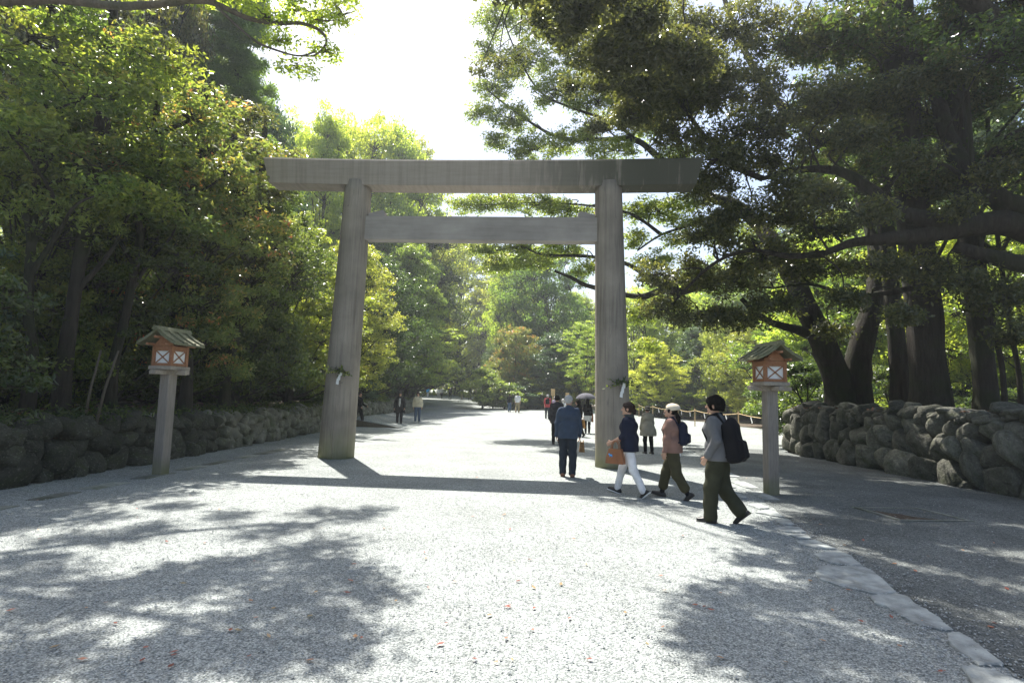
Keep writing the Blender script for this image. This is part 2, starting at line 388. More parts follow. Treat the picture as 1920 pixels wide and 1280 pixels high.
def side_gravel():
    ys = np.linspace(-4, 21, 60); V = []; F = []
    ed = sorted([(G(a, b).y, G(a, b).x + .01) for a, b in [(1930, 1290), (1886, 1249), (1787, 1183), (1682, 1112), (1618, 1063), (1522, 1011), (1470, 970)]])
    ed = [(-4, 2.75)] + ed + [(14.0, 5.3), (21, 6.4)]
    xe = lambda y: float(np.interp(y, [e[0] for e in ed], [e[1] for e in ed]))
    for y in ys:
        x0 = xe(y) + .03*math.sin(y*7)
        for u in np.linspace(0, 1, 20): V.append((x0 + (9.7-x0)*u, y, .007 + .004*math.sin(5*u+y)**2))
    n = 60; k = 20; i = (np.arange(n-1)[:, None]*k + np.arange(k-1)[None]).ravel()
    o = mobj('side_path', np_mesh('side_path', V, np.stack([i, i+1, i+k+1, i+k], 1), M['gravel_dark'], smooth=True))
    tag(o, 'darker shaded gravel strip between the edging stones and the tall boulder wall', 'path', kind='structure')
side_gravel()
floor_patch('forest_floor_beyond', 'dark forest soil under the trees beyond the open gravel', (-2, 70, 62, 140))
floor_patch('forest_floor_margin', 'dark forest soil behind the rope fence clearing', (17, 70, 20.5, 62))

# ------------------------------------------------------------------ torii gate
PL = Vector((-4.34, 14.52, 0)); PR = Vector((2.55, 14.07, 0))
TC = (PL + PR) / 2; TU = (PR - PL).normalized(); TROT = math.atan2(TU.y, TU.x); HALF = (PR - PL).length / 2
def torii():
    root = empty('torii_gate', TC, TROT, label='tall unpainted weathered wooden torii gate straddling the gravel approach', cat='torii gate')
    for s in (-1, 1):
        m = MB(); pts = []; rad = []
        for i in range(25):
            t = i/24; z = -.15 + 7.25*t; pts.append((s*(HALF - .2*t), 0, z)); rad.append(.445 - .105*t**.9)
        m.tube(pts, rad, 56); p = m.build('pillar', M['pillar'], root)
        # narrow seam batten where the joint runs down the shaft
        b = MB(); q = []
        for i in range(9):
            z = .12 + i*.235; t = (z+.15)/7.25; rr_ = .445 - .105*t**.9 + .004; a = -1.57 + (.12 if s < 0 else -.05)
            q.append((s*(HALF - .2*t) + math.cos(a)*rr_, math.sin(a)*rr_, z))
        b.tube(q, .009, 6); b.build('seam_strip', M['lamp_post'], root)
    def bow(x): return .07 * (abs(x)/5.7)**2.4
    m = MB(); xs = np.linspace(-1, 1, 41); sec = [(-.285, 0.0), (.285, 0), (.35, .61), (.32, .66), (0, .71), (-.32, .66), (-.35, .61)]
    V = []
    for q in xs:
        for (y, z) in sec:
            xe = (5.47 + .20*z/.8)*q + (-.08)
            V.append((xe, y, 6.95 + z + bow(xe)))
    n = len(sec); F = [(i*n+k, (i+1)*n+k, (i+1)*n+(k+1) % n, i*n+(k+1) % n) for i in range(40) for k in range(n)]
    F = [f[::-1] for f in F]
    F += [tuple(range(n)), tuple(40*n+k for k in range(n-1, -1, -1))]
    m.add(V, F); m.build('top_lintel', M['beam'], root)
    m = MB()
    L = HALF*2 - .30
    m.box((0, 0, 5.87), (L, .33, .62), bevel=.012); m.build('tie_beam', M['tie'], root)
    for s in (-1, 1):
        m = MB(); x0 = HALF - .53; x1 = HALF - .93
        poly = [(x0, 6.182), (x1-.03, 6.182), (x1-.03, 6.30), (x1+.03, 6.36), (x0, 6.27)]
        m.prism(poly, -.09, .09, lambda u, v, d: (s*u, d, v)); m.build('wedge', M['tie'], root)
    return root
torii()
# the seams, sakaki sprays and paper streamers tied to the shafts
def spray(loc, seed, label, rz):
    rng = random.Random(seed)
    root = empty('sakaki_branch', loc, rz, label=label, cat='sakaki branch')
    tw = MB(); V = []; F = []; at = []
    for k in range(9):
        a = -1.15 + 2.3*k/8 + rng.uniform(-.1, .1); L = rng.uniform(.22, .5)
        d = Vector((math.sin(a), -.35, rng.uniform(-.1, .55)))
        pts = [Vector((0, 0, 0)) + d*L*t + Vector((0, 0, -.12*t*t)) for t in (0, .35, .7, 1)]
        tw.tube(pts, [.006, .005, .004, .002], 5)
        for j in range(13):
            t = .25 + .75*j/12; p = pts[0].lerp(pts[-1], t); az = rng.uniform(0, 6.28); nrm = Vector((rng.gauss(0, .6), -.6, rng.gauss(.3, .6))).normalized()
            ax = Vector((math.cos(az), rng.uniform(-.3, .3), math.sin(az))); ax = (ax - nrm*ax.dot(nrm)).normalized(); sd_ = nrm.cross(ax)
            l = rng.uniform(.06, .10); w = l*.24; b = len(V)
            V += [p, p+ax*l*.5+sd_*w, p+ax*l, p+ax*l*.5-sd_*w]; F.append((b, b+1, b+2, b+3)); at.append(rng.random())
    tw.build('stem', M['twig'], root)
    mobj('leaves', np_mesh('leaves', np.array([tuple(v) for v in V]), np.array(F), M['leaf_dark'], attr=at), root)
    p = MB()
    zig = [(0, 0), (.035, -.10), (-.015, -.12), (.03, -.22), (-.03, -.25), (.02, -.36)]
    for i in range(3):
        x = -.03*i; z = -.11*i
        p.prism([(x, z), (x+.06, z-.015), (x+.05, z-.15), (x-.02, z-.13)], -.03-.008*i, -.027-.008*i, lambda u, v, d: (u, d, v))
    p.build('paper_streamer', M['paper'], root)
spray(PL + Vector((.13, -.47, 2.18)), 1, 'leafy sakaki spray with white paper tied to the left gate pillar', TROT)
spray(PR + Vector((.12, -.47, 2.05)), 2, 'leafy sakaki spray with white paper tied to the pillar behind the walkers', TROT)

# ------------------------------------------------------------------ lanterns
def lantern(loc, rz, label, full=True):
    root = empty('wooden_lantern', loc, rz, label=label, cat='lantern', group='wooden lanterns along the approach')
    m = MB(); m.box((0, 0, .90), (.205, .205, 2.0), bevel=.012); m.build('post', M['lamp_post'], root)
    m = MB()
    m.box((0, 0, 1.905), (.80, .11, .075), bevel=.006); m.box((0, 0, 1.902), (.11, .80, .075), bevel=.006)
    m.prism([(-.12, 1.86), (.12, 1.86), (.28, 1.948), (-.28, 1.948)], -.11, .11, lambda u, v, d: (u, d, v))
    m.box((0, 0, 1.985), (.49, .49, .07), bevel=.006)
    m.build('tray', M['lamp_tray'], root)
    S = .185; z0, z1 = 2.022, 2.40
    m = MB()
    for sx in (-1, 1):
        for sy in (-1, 1): m.box((sx*S, sy*S, (z0+z1)/2), (.055, .055, z1-z0))
    for sx in (-1, 1):
        m.box((sx*S, 0, z0+.028), (.045, 2*S-.06, .05)); m.box((0, sx*S, z0+.028), (2*S-.06, .045, .05))
        m.box((sx*S, 0, z1-.05), (.045, 2*S-.06, .09)); m.box((0, sx*S, z1-.05), (2*S-.06, .045, .09))
    # gable boards
    for sy in (-1, 1):
        m.prism([(-S-.02, z1+.002), (S+.02, z1+.002), (0, z1+.21)], sy*S-.02, sy*S+.02, lambda u, v, d: (u, d, v))
        m.box((0, sy*(S+.12), z1+.15), (.05, .20, .04)); m.box((-S, sy*(S+.10), z1+.022), (.045, .20, .04)); m.box((S, sy*(S+.10), z1+.022), (.045, .20, .04))
    m.build('lantern_box', M['lamp_red'], root)
    for k in range(4):
        Rk = Matrix.Rotation(k*math.pi/2, 3, 'Z')
        m = MB(); m.box(Rk @ Vector((0, -S+.012, (z0+z1)/2-.02)), (.32, .006, .25), rot=Rk); pp = m.build('paper_pane', M['paper'], root)
        m = MB()
        for sg in (-1, 1):
            RR = Rk @ Matrix.Rotation(sg*.66, 3, 'Y')
            m.box(Rk @ Vector((0, -S-.004 - .004*sg, (z0+z1)/2-.02)), (.39, .012, .018), rot=RR)
        m.build('lattice', M['lamp_red'], pp)
    # roof: two slightly concave slopes of boards running down the slope
    rm = MB(); yl = .39
    prof = [(0, .275), (.12, .175), (.26, .085), (.41, .01)]
    for sx in (-1, 1):
        poly = [(x, z1+z+.03) for x, z in prof] + [(x, z1+z-.005) for x, z in reversed(prof)]
        rm.prism(poly, -yl, yl, lambda u, v, d: (sx*u, d, v))
        for j in range(4):
            yc = -yl + .06 + j*(2*yl-.12)/3
            poly = [(x, z1+z+.065) for x, z in prof] + [(x, z1+z+.031) for x, z in reversed(prof)]
            rm.prism(poly, yc-.045, yc+.045, lambda u, v, d: (sx*u, d, v))
    rf = rm.build('roof', M['lamp_roof'], root)
    m = MB(); m.prism([(-.07, z1+.28), (.07, z1+.28), (.025, z1+.355), (-.025, z1+.355)], -yl-.04, yl+.04, lambda u, v, d: (u, d, v)); m.build('ridge', M['lamp_roof'], rf)
    return root
lantern(Vector((-6.5, 10.85, 0)), R(-11), 'cedar post lantern in front of the low boulder wall, mossy boards lit by sun')
lantern(Vector((4.74, 10.45, 0)), R(6), 'cedar post lantern beside the walker with the black backpack')
g = G(986, 764.5); lantern(g, R(-20), 'tiny far lantern before the dark bushes beyond the white shirted man')

# ------------------------------------------------------------------ boulder walls
def stone_mesh(seed, sub=3):
    import bmesh
    bm = bmesh.new(); bmesh.ops.create_icosphere(bm, subdivisions=sub, radius=1)
    rng = np.random.RandomState(seed); ph = rng.rand(6, 3)*6; fr = rng.randn(6, 3)*1.3; pl = rng.randn(9, 3); pl /= np.linalg.norm(pl, axis=1)[:, None]; dd = rng.uniform(.66, .95, 9)
    for v in bm.verts:
        p = np.array(v.co); q = np.sign(p)*np.abs(p)**.78; q /= max(1e-6, (np.abs(q)**3.2).sum()**(1/3.2))
        r = 1 + .13*sum(math.sin(float(fr[i] @ p*1.6 + ph[i, 0])) for i in range(6))/2
        q = q*r
        for a, d in zip(pl, dd):
            e = float(q @ a) - d
            if e > 0: q = q - a*e*.88
        v.co = q
    me = bpy.data.meshes.new('boulder'); bm.to_mesh(me); bm.free()
    me.polygons.foreach_set('use_smooth', [True]*len(me.polygons)); me.materials.append(M['stone']); return me
STONES = [stone_mesh(s) for s in range(18)]
def boulder_wall(root, xf, y0, y1, h, seed, face, rows, ncap, lean=.12):
    """stones stacked in uneven rows between y0 and y1; face is +1 when the wall faces +x"""
    rng = random.Random(seed); items = []
    for r, (zc, hh, wmin, wmax) in enumerate(rows):
        y = y0 - rng.uniform(0, .5)
        while y < y1:
            w = rng.uniform(wmin, wmax); hs = hh*rng.uniform(.8, 1.2)
            z = zc + rng.uniform(-.09, .09)
            items.append((y + w/2, z, w, hs)); y += w*.93
            if rng.random() < .35:
                items.append((y, z + rng.choice((-1, 1))*hs*.45, rng.uniform(.22, .34), rng.uniform(.2, .3)))
    items.sort(key=lambda q: q[0])
    rest = []
    for k, (y, z, w, hs) in enumerate(items):
        x = xf(y) - face*(.10 + lean*z) ; dp = rng.uniform(.26, .36)
        Mx = Matrix.Translation((x, y, z + gzf(x+face, y))) @ Matrix.Rotation(rng.uniform(-.5, .5), 4, 'X') @ Matrix.Rotation(rng.uniform(-.25, .25), 4, 'Z') @ Matrix.Rotation(rng.choice((0, math.pi)), 4, 'Y') @ Matrix.Diagonal((dp, w*.60, hs*.60, 1))
        if k < ncap:
            o = bpy.data.objects.new('boulder', rng.choice(STONES)); link(o, root); o.matrix_local = Mx
            if face > 0: o.material_slots[0].link = 'OBJECT'; o.material_slots[0].material = M['stone_mossy_shaded']
        else: rest.append((rng.choice(STONES), Mx))
    if rest:
        V = []; F = []; n = 0
        for me, Mx in rest:
            c = np.zeros(len(me.vertices)*3); me.vertices.foreach_get('co', c); c = c.reshape(-1, 3); A = np.array(Mx)
            V.append(c @ A[:3, :3].T + A[:3, 3]); f = np.zeros(len(me.polygons)*3, int); me.polygons.foreach_get('vertices', f); F.append(f.reshape(-1, 3)+n); n += len(c)
        o = mobj('far_boulders', np_mesh('far_boulders', np.concatenate(V), np.concatenate(F), M['stone'], smooth=True), root); o['kind'] = 'stuff'
def small_rocks(root, n, f, smin, smax, seed, name='cap_rocks'):
    rng = random.Random(seed); V = []; F = []; k = 0
    for _ in range(n):
        me = rng.choice(STONES); x, y, z = f(rng); s = rng.uniform(smin, smax)
        Mx = np.array(Matrix.Translation((x, y, z)) @ Matrix.Rotation(rng.uniform(0, 6), 4, 'Z') @ Matrix.Diagonal((s, s*rng.uniform(.6, 1), s*rng.uniform(.4, .7), 1)))
        c = np.zeros(len(me.vertices)*3); me.vertices.foreach_get('co', c); c = c.reshape(-1, 3)
        V.append(c @ Mx[:3, :3].T + Mx[:3, 3]); ff = np.zeros(len(me.polygons)*3, int); me.polygons.foreach_get('vertices', ff); F.append(ff.reshape(-1, 3)+k); k += len(c)
    o = mobj(name, np_mesh(name, np.concatenate(V), np.concatenate(F), M['stone'], smooth=True), root); o['kind'] = 'stuff'
wl = empty('boulder_wall', (0, 0, 0), label='low mossy boulder retaining wall running back beside the shaded path edge', cat='stone wall')
boulder_wall(wl, lambda y: -7.78 + (0 if y < 50 else -(y-50)*.5), 4.0, 54, .95, 5, 1, [(.17, .46, .36, .8), (.50, .42, .3, .66), (.80, .36, .28, .62)], 100)
small_rocks(wl, 70, lambda r: (lambda y: (-8.2 + r.uniform(-.3, .3), y, 1.0 + gzf(-7, y)))(r.uniform(6, 40)), .06, .16, 8)
c = MB(); c.box((-8.25, 25, .3), (.5, 46, 1.1)); c.build('wall_core', M['soil'], wl)
wr = empty('boulder_wall', (0, 0, 0), label='tall wall of rounded boulders under the great trees, facing the lantern', cat='stone wall')
boulder_wall(wr, lambda y: 9.55, 7.0, 19.6, 1.5, 9, -1, [(.26, .74, .42, .95), (.78, .64, .38, .8), (1.22, .5, .34, .72), (1.47, .26, .25, .5)], 100)
rng_ = random.Random(4)
for zc in (.3, .85, 1.3):
    for xk in (10.1, 11.0, 12.0):
        o = bpy.data.objects.new('end_boulder', rng_.choice(STONES)); link(o, wr); o.matrix_local = Matrix.Translation((xk, 19.55, zc)) @ Matrix.Diagonal((.55, .35, .36, 1))
small_rocks(wr, 150, lambda r: (9.9 + r.uniform(-.2, 1.2), r.uniform(8, 19.3), 1.5 + r.uniform(-.02, .10)), .07, .2, 3)
c = MB(); c.box((10.1, 13.4, .72), (.5, 12.4, 1.4)); c.box((12.3, 19.3, .7), (4.6, .4, 1.36)); c.build('wall_core', M['soil'], wr)

# ------------------------------------------------------------------ flat edging stones, drain, ramp, board fence
def flat_stone(pts, label, th=.05, lift=.022):
    c = sum(pts, Vector((0, 0, 0))) / len(pts); rng = random.Random(int(c.x*100+c.y*10))
    # densify and roughen the outline
    ring = []
    for i, p in enumerate(pts):
        q = pts[(i+1) % len(pts)]
        for t in (0, .33, .66): ring.append(p.lerp(q, t) + Vector((rng.uniform(-1, 1), rng.uniform(-1, 1), 0))*.012)
    # orientation
    A = sum(ring[i].x*ring[(i+1) % len(ring)].y - ring[(i+1) % len(ring)].x*ring[i].y for i in range(len(ring)))
    if A < 0: ring.reverse()
    n = len(ring); V = [(p.x-c.x, p.y-c.y, -th) for p in ring] + [(p.x-c.x, p.y-c.y, lift-.008) for p in ring] + [((p.x-c.x)*.95, (p.y-c.y)*.95, lift) for p in ring]
    F = [(i, (i+1) % n, n+(i+1) % n, n+i) for i in range(n)] + [(n+i, n+(i+1) % n, 2*n+(i+1) % n, 2*n+i) for i in range(n)] + [tuple(range(2*n, 3*n))]
    m = MB(); m.add(V, F); o = m.build('edging_stone', M['kerb'] if c.x > 0 else M['kerb_mossy']); o.location = (c.x, c.y, c.z)
    tag(o, label, 'edging stone', 'flat edging stones sunk in the gravel')
KS = [([(885,435),(920,432),(1120,440),(1180,470),(1285,565),(1210,580),(1060,550),(900,500),(875,470)], 'largest flat edging stone with a dark hollow in its middle'),
 ([(1145,585),(1270,572),(1340,590),(1400,640),(1460,670),(1565,755),(1500,755),(1400,730),(1250,650),(1180,620)], 'long sunlit edging stone just nearer than the hollowed stone'),
 ([(1530,785),(1590,765),(1640,790),(1830,930),(1690,935),(1640,890),(1590,870)], 'narrow edging stone between the long sunlit stone and the frame corner stone'),
 ([(1600,945),(1650,935),(1780,960),(1960,1040),(1900,1100),(1700,1060)], 'edging stone cut off by the bottom of the picture'),
 ([(870,375),(900,365),(990,355),(1060,385),(1115,435),(1060,433),(960,420),(900,400)], 'mottled edging stone touching the far side of the hollowed stone'),
 ([(780,308),(870,303),(960,340),(980,350),(880,345),(800,328)], 'fifth edging stone in the line, thin and wedge shaped'),
 ([(750,280),(800,272),(850,285),(860,297),(790,296)], 'small notched edging stone, sixth from the bottom of the picture'),
 ([(670,245),(730,235),(800,240),(830,265),(760,265),(700,255)], 'seventh edging stone, pale and pointed toward the sunlit gravel'),
 ([(680,205),(740,198),(775,228),(720,230),(690,220)], 'eighth edging stone, a short block behind the trailing shoe'),
 ([(580,165),(610,155),(660,157),(690,167),(720,188),(660,180)], 'ninth edging stone, a thin sliver behind the trailing shoe'),
 ([(540,125),(600,122),(650,143),(600,148)], 'tenth edging stone, level with the foot of the lantern'),
 ([(450,75),(500,72),(540,92),(500,96)], 'eleventh edging stone, half sunk beyond the trailing shoe'),
 ([(415,12),(440,10),(480,38),(455,42)], 'twelfth edging stone, white triangle between two walkers'),
]
for poly, lab in KS:
    flat_stone([G(1200 + x/2.667, 900 + y/2.667) for x, y in poly], lab)
rr = random.Random(12)
for k, y in enumerate([10.3, 11.6, 13.2]):
    c0 = Vector((4.25 + (y-9)*.17, y, 0)); L = .45
    flat_stone([c0 + Vector((-.12, -L, 0)), c0 + Vector((.14, -L, 0)), c0 + Vector((.2, L, 0)), c0 + Vector((-.08, L, 0))], ['sunken edging stone just past the foot of the lantern', 'sunken edging stone level with the legs of the beanie walker', 'sunken edging stone behind the gate pillar near the walkers'][k])
LAB_L = ['white lichen spotted edging stone at the frame edge by the low wall', 'mossy edging stone second along the low wall side', 'mossy edging stone third along the low wall side', 'edging stone just before the sunlit lantern post', 'edging stone at the foot of the sunlit lantern post', 'edging stone just past the sunlit lantern post', 'edging stone in dappled shade between lantern and gate pillar', 'edging stone level with the tip of the gate shadow, low wall side', 'edging stone nearest the gate pillar on the low wall side']
y = 6.9
for k in range(9):
    L = rr.uniform(.7, 1.0); w = rr.uniform(.12, .19); x = -6.62 + .035*(y-7)
    flat_stone([Vector((x-w, y, 0)), Vector((x+w*.7, y+.05, 0)), Vector((x+w, y+L, 0)), Vector((x-w*.8, y+L-.04, 0))], LAB_L[k], lift=.012); y += L + rr.uniform(.08, .5)

def drain():
    a = G(1684, 977); b = G(1597, 952); c = G(1790, 966)
    u = (b-a).normalized(); v = (c-a); v = (v - u*v.dot(u)).normalized(); L = (b-a).length; W = 1.15
    rot = math.atan2(v.y, v.x)
    root = empty('drain_basin', a + u*L/2 + v*W/2, rot, label='square stone rimmed drain filled with brown leaves in the shaded gravel', cat='drain')
    m = MB()
    m.box((0, -L/2, 0), (W, .06, .05)); m.box((0, L/2, 0), (W, .06, .03)); m.box((-W/2+.035, 0, -.002), (.07, L-.1, .06)); m.box((W/2-.035, 0, -.002), (.07, L-.1, .05))
    m.build('stone_rim', M['kerb_mossy'], root)
    m = MB(); m.box((0, 0, -.01), (W-.18, L-.09, .04)); m.build('leaf_filled_grate', M['soil'], root)
drain()
def loose_pebbles():
    rng = random.Random(17); V = []; F = []; n = 0
    base = [(1, 0, 0), (0, 1, 0), (-1, 0, 0), (0, -1, 0), (0, 0, 1), (0, 0, -1)]
    tri = [(0, 1, 4), (1, 2, 4), (2, 3, 4), (3, 0, 4), (1, 0, 5), (2, 1, 5), (3, 2, 5), (0, 3, 5)]
    for k in range(9000):
        if k % 3: 
            y = rng.uniform(2.2, 7) if k % 2 else rng.uniform(2.2, 12); x = rng.uniform(-.95, .95)*y*.95
        else:
            y = rng.uniform(3.2, 11); x = 3.1 + (y-3.7)*.165 + rng.gauss(-.12, .24)
        if abs(x) > 8 : continue
        s_ = rng.uniform(.005, .012); a = rng.uniform(0, 6.28); ca, sa = math.cos(a), math.sin(a); sx, sy, sz = s_*rng.uniform(.8, 1.4), s_*rng.uniform(.6, 1), s_*rng.uniform(.5, .8)
        for (u, v, w) in base: V.append((x + ca*u*sx - sa*v*sy, y + sa*u*sx + ca*v*sy, .012 + w*sz + (0 if k % 3 else .006)))
        F += [tuple(i+n for i in t) for t in tri]; n += 6
    o = mobj('loose_pebbles', np_mesh('loose_pebbles', np.array(V), np.array(F), simple('pebble', (.34, .355, .35), .8, .3, .5, 60), smooth=False)); tag(o, 'loose grey pebbles strewn over the gravel and edging stones', 'pebbles', kind='stuff')
loose_pebbles()
def ramp_block():
    m = MB(); x1, x0 = -5.2, -7.9; y0, y1 = 27.2, 36
    zb = lambda x, y: gzf(x, y)
    V = [(x0, y0, -.1), (x1, y0, -.1), (x1, y1, -.1), (x0, y1, -.1), (x0, y0, zb(x0, y0)+.42), (x1, y0, zb(x1, y0)+.015), (x1, y1, zb(x1, y1)+.015), (x0, y1+3, zb(x0, y1)+.3)]
    m.add(V, [(3,2,1,0),(4,5,6,7),(1,2,6,5),(2,3,7,6),(3,0,4,7)]); o = m.build('side_ramp', M['gravel']); tag(o, 'low gravel side ramp rising to the bank', 'ramp', kind='structure')
    m = MB(); m.prism([(x0, -.1), (x1-.03, -.1), (x1-.03, zb(x1, y0)), (x0, zb(x0, y0)+.40)], y0-.14, y0-.004, lambda u, v, d: (u, d, v))
    o = m.build('ramp_shade_face', M['fence']); tag(o, 'dark face of the side ramp behind the walkers, shade put into its colour', 'ramp face')  # dark slab added to paint in the shadowy drop below the ramp
ramp_block()
def board_fence():
    root = empty('board_fence', (-14, 0, 0), label='old brown vertical board fence half hidden in the grove behind the low wall', cat='fence')
    m = MB(); rng = random.Random(3); y = 11.0
    while y < 44:
        w = .17; h = 1.65 + rng.uniform(-.03, .03)
        m.box((rng.uniform(-.012, .012), y, .95 + .13 + h/2 + gzf(-8, y)), (.025, w-.008, h)); y += w
    m.build('boards', M['fence'], root)
    for z in (.45, 1.3):
        m = MB()
        for k in range(11): m.box((.05, 12.5 + 3*k, 1.08 + z + gzf(-8, 12.5+3*k)), (.05, 3.0, .08))
        m.build('rail', M['fence'], root)
board_fence()

# ------------------------------------------------------------------ rope fence, signs
def rope_fence():
    posts = [(1385, 811, 770), (1303, 799, 769), (1271, 791, 766), (1224, 785, 765), (1198, 781, 765)]
    labs = ['nearest bamboo post of the rope fence, beside the lantern post', 'bamboo fence post just past the head of the black haired walker', 'bamboo fence post right beside the cream beanie', 'bamboo fence post between the beige coat and the beanie', 'farthest bamboo fence post, beside the beige coated walker']
    tops = []
    ps = [(G(a, b), None) for a, b, c in posts]
    ps[0:0] = [(Vector((13.1, 26.0, 0)), None)]
    labs = ['bamboo rope fence post at the end hidden by the boulder wall'] + labs
    for (p, _), lab in zip(ps, labs):
        m = MB(); m.tube([(0, 0, -.1), (0, 0, 1.15), (0, 0, 1.19)], [.035, .035, .028], 10); m.tube([(0, 0, 1.02), (0, 0, 1.12)], [.05, .05], 10)
        o = m.build('fence_post', M['bamboo']); o.location = p; tag(o, lab, 'fence post', 'bamboo posts of the rope fence'); tops.append(p + Vector((0, 0, 1.07)))
    r = MB(); root = empty('straw_rope', tops[0], label='sagging straw rope with white paper strips strung along the bamboo posts', cat='rope')
    pts = []; strips = []
    for a, b in zip(tops[:-1], tops[1:]):
        for i in range(13):
            t = i/12; q = a.lerp(b, t); q.z -= .17*4*t*(1-t)*(.9); pts.append(q - tops[0])
            if i in (3, 9): strips.append((q - tops[0], (b-a).normalized()))
    r.tube(pts, .017, 7); r.build('rope', M['rope'], root)
    for q, d in strips:
        m = MB(); x = 0
        for i in range(3):
            m.prism([(x, 0-.11*i), (x+.09, -.015-.11*i), (x+.08, -.14-.11*i), (x-.02, -.12-.11*i)], -.004+.005*i, .001+.005*i, lambda u, v, e: tuple(q + d*u + Vector((d.y, -d.x, 0))*e + Vector((0, 0, v)))); x -= .05
        m.build('paper_strip', M['paper'], root)
rope_fence()
def sign(px, py, w, h, zt, label, Y=None):
    p = G(px, py); root = empty('notice_board', p, 0, label=label, cat='sign')
    m = MB(); m.box((0, 0, zt/2-.1), (.07, .07, zt), bevel=.006); m.build('post', M['pale_wood'], root)
    m = MB(); m.box((0, -.055, zt-h/2), (w, .03, h), bevel=.005); bd = m.build('board', M['pale_wood'], root)
    m = MB(); m.prism([(-w/2-.03, zt-.005), (w/2+.03, zt-.005), (w/2-.02, zt+.06), (-w/2+.02, zt+.06)], -.11, .02, lambda u, v, d: (u, d, v)); m.build('board_cap', M['pale_wood'], root)
    m = MB()
    for c_ in range(3):
        for r_ in range(5):
            m.box((-w*.27 + c_*w*.27, -.0725, zt-h*.15-r_*h*.17), (.025, .004, h*.10)); m.box((-w*.27 + c_*w*.27, -.0727, zt-h*.13-r_*h*.17), (w*.12, .004, .012))
    m.build('lettering', M['ink'], bd)
sign(1036, 775, .34, .5, 2.05, 'taller pale wood notice board on a post behind the red shirted man')
sign(1063, 776, .3, .42, 1.75, 'shorter pale wood notice board above the old man with white hair')

# ------------------------------------------------------------------ trees
def leafset(C, rad, per, leaf, rng, flat=.45, aspect=.42, droop=0.0, crnd=None, up=.8):
    """C (n,3) clump centres -> leaves as small kites"""
    n = len(C); m = n*per
    c = np.repeat(C, per, 0); r = np.repeat(np.broadcast_to(rad, n), per)
    d = rng.randn(m, 3); d /= np.linalg.norm(d, axis=1)[:, None]; d *= (rng.rand(m)**.5)[:, None]*r[:, None]
    d[:, 2] *= flat; 
    if droop: d[:, 2] -= droop*(d[:, 0]**2 + d[:, 1]**2)/np.maximum(r, .01)
    p = c + d
    # gather along a few sprigs so that clumps have a grain
    nrm = rng.randn(m, 3)*.55; nrm[:, 2] += up; nrm[:, :2] += d[:, :2]/np.maximum(r, .01)[:, None]*.5
    nrm /= np.linalg.norm(nrm, axis=1)[:, None]
    ax = d/np.maximum(r, .01)[:, None] + rng.randn(m, 3)*.6; ax -= nrm*(ax*nrm).sum(1)[:, None]; ax /= np.linalg.norm(ax, axis=1)[:, None]+1e-9
    sd_ = np.cross(nrm, ax); l = leaf*rng.uniform(.65, 1.35, m)[:, None]; w = l*aspect*.5
    V = np.stack([p - ax*l*.5, p + sd_*w - nrm*l*.08, p + ax*l*.5, p - sd_*w - nrm*l*.08], 1).reshape(-1, 3)
    F = np.arange(m*4).reshape(-1, 4)
    cr = rng.rand(n) if crnd is None else crnd
    at = np.clip(.55*np.repeat(cr, per) + .45*rng.rand(m), 0, 1)
    return V, F, at
def twigs(A, B, r0, r1, rng, seg=3):
    """thin three sided bent twigs from A to B"""
    n = len(A); D = B-A; L = np.linalg.norm(D, axis=1)[:, None]+1e-6; D1 = D/L
    a = np.cross(D1, np.array([.3, .2, 1.0])); a /= np.linalg.norm(a, axis=1)[:, None]+1e-9; b = np.cross(D1, a)
    off = rng.randn(n, 3)*L*.10 + np.array([0, 0, 1])*L*.07
    V = []; 
    for s in range(seg+1):
        t = s/seg; c = A + D*t + off*(4*t*(1-t)); r = (np.broadcast_to(r0, n)*(1-t) + r1*t)[:, None]
        for k in range(3):
            th = 2*math.pi*k/3; V.append(c + (a*math.cos(th)+b*math.sin(th))*r)
    V = np.stack(V, 1)  # n, (seg+1)*3, 3
    F = []
    for s in range(seg):
        for k in range(3):
            F.append([s*3+k, s*3+(k+1) % 3, (s+1)*3+(k+1) % 3, (s+1)*3+k])
    F = np.array(F)[None] + (np.arange(n)*(seg+1)*3)[:, None, None]
    return V.reshape(-1, 3), F.reshape(-1, 4)
def smooth_path(pts, k=4):
    pts = [Vector(p) for p in pts]; out = []
    for i in range(len(pts)-1):
        p0 = pts[max(0, i-1)]; p1 = pts[i]; p2 = pts[i+1]; p3 = pts[min(len(pts)-1, i+2)]
        for j in range(k):
            t = j/k; out.append(.5*((2*p1) + (-p0+p2)*t + (2*p0-5*p1+4*p2-p3)*t*t + (-p0+3*p1-3*p2+p3)*t**3))
    out.append(pts[-1]); return out
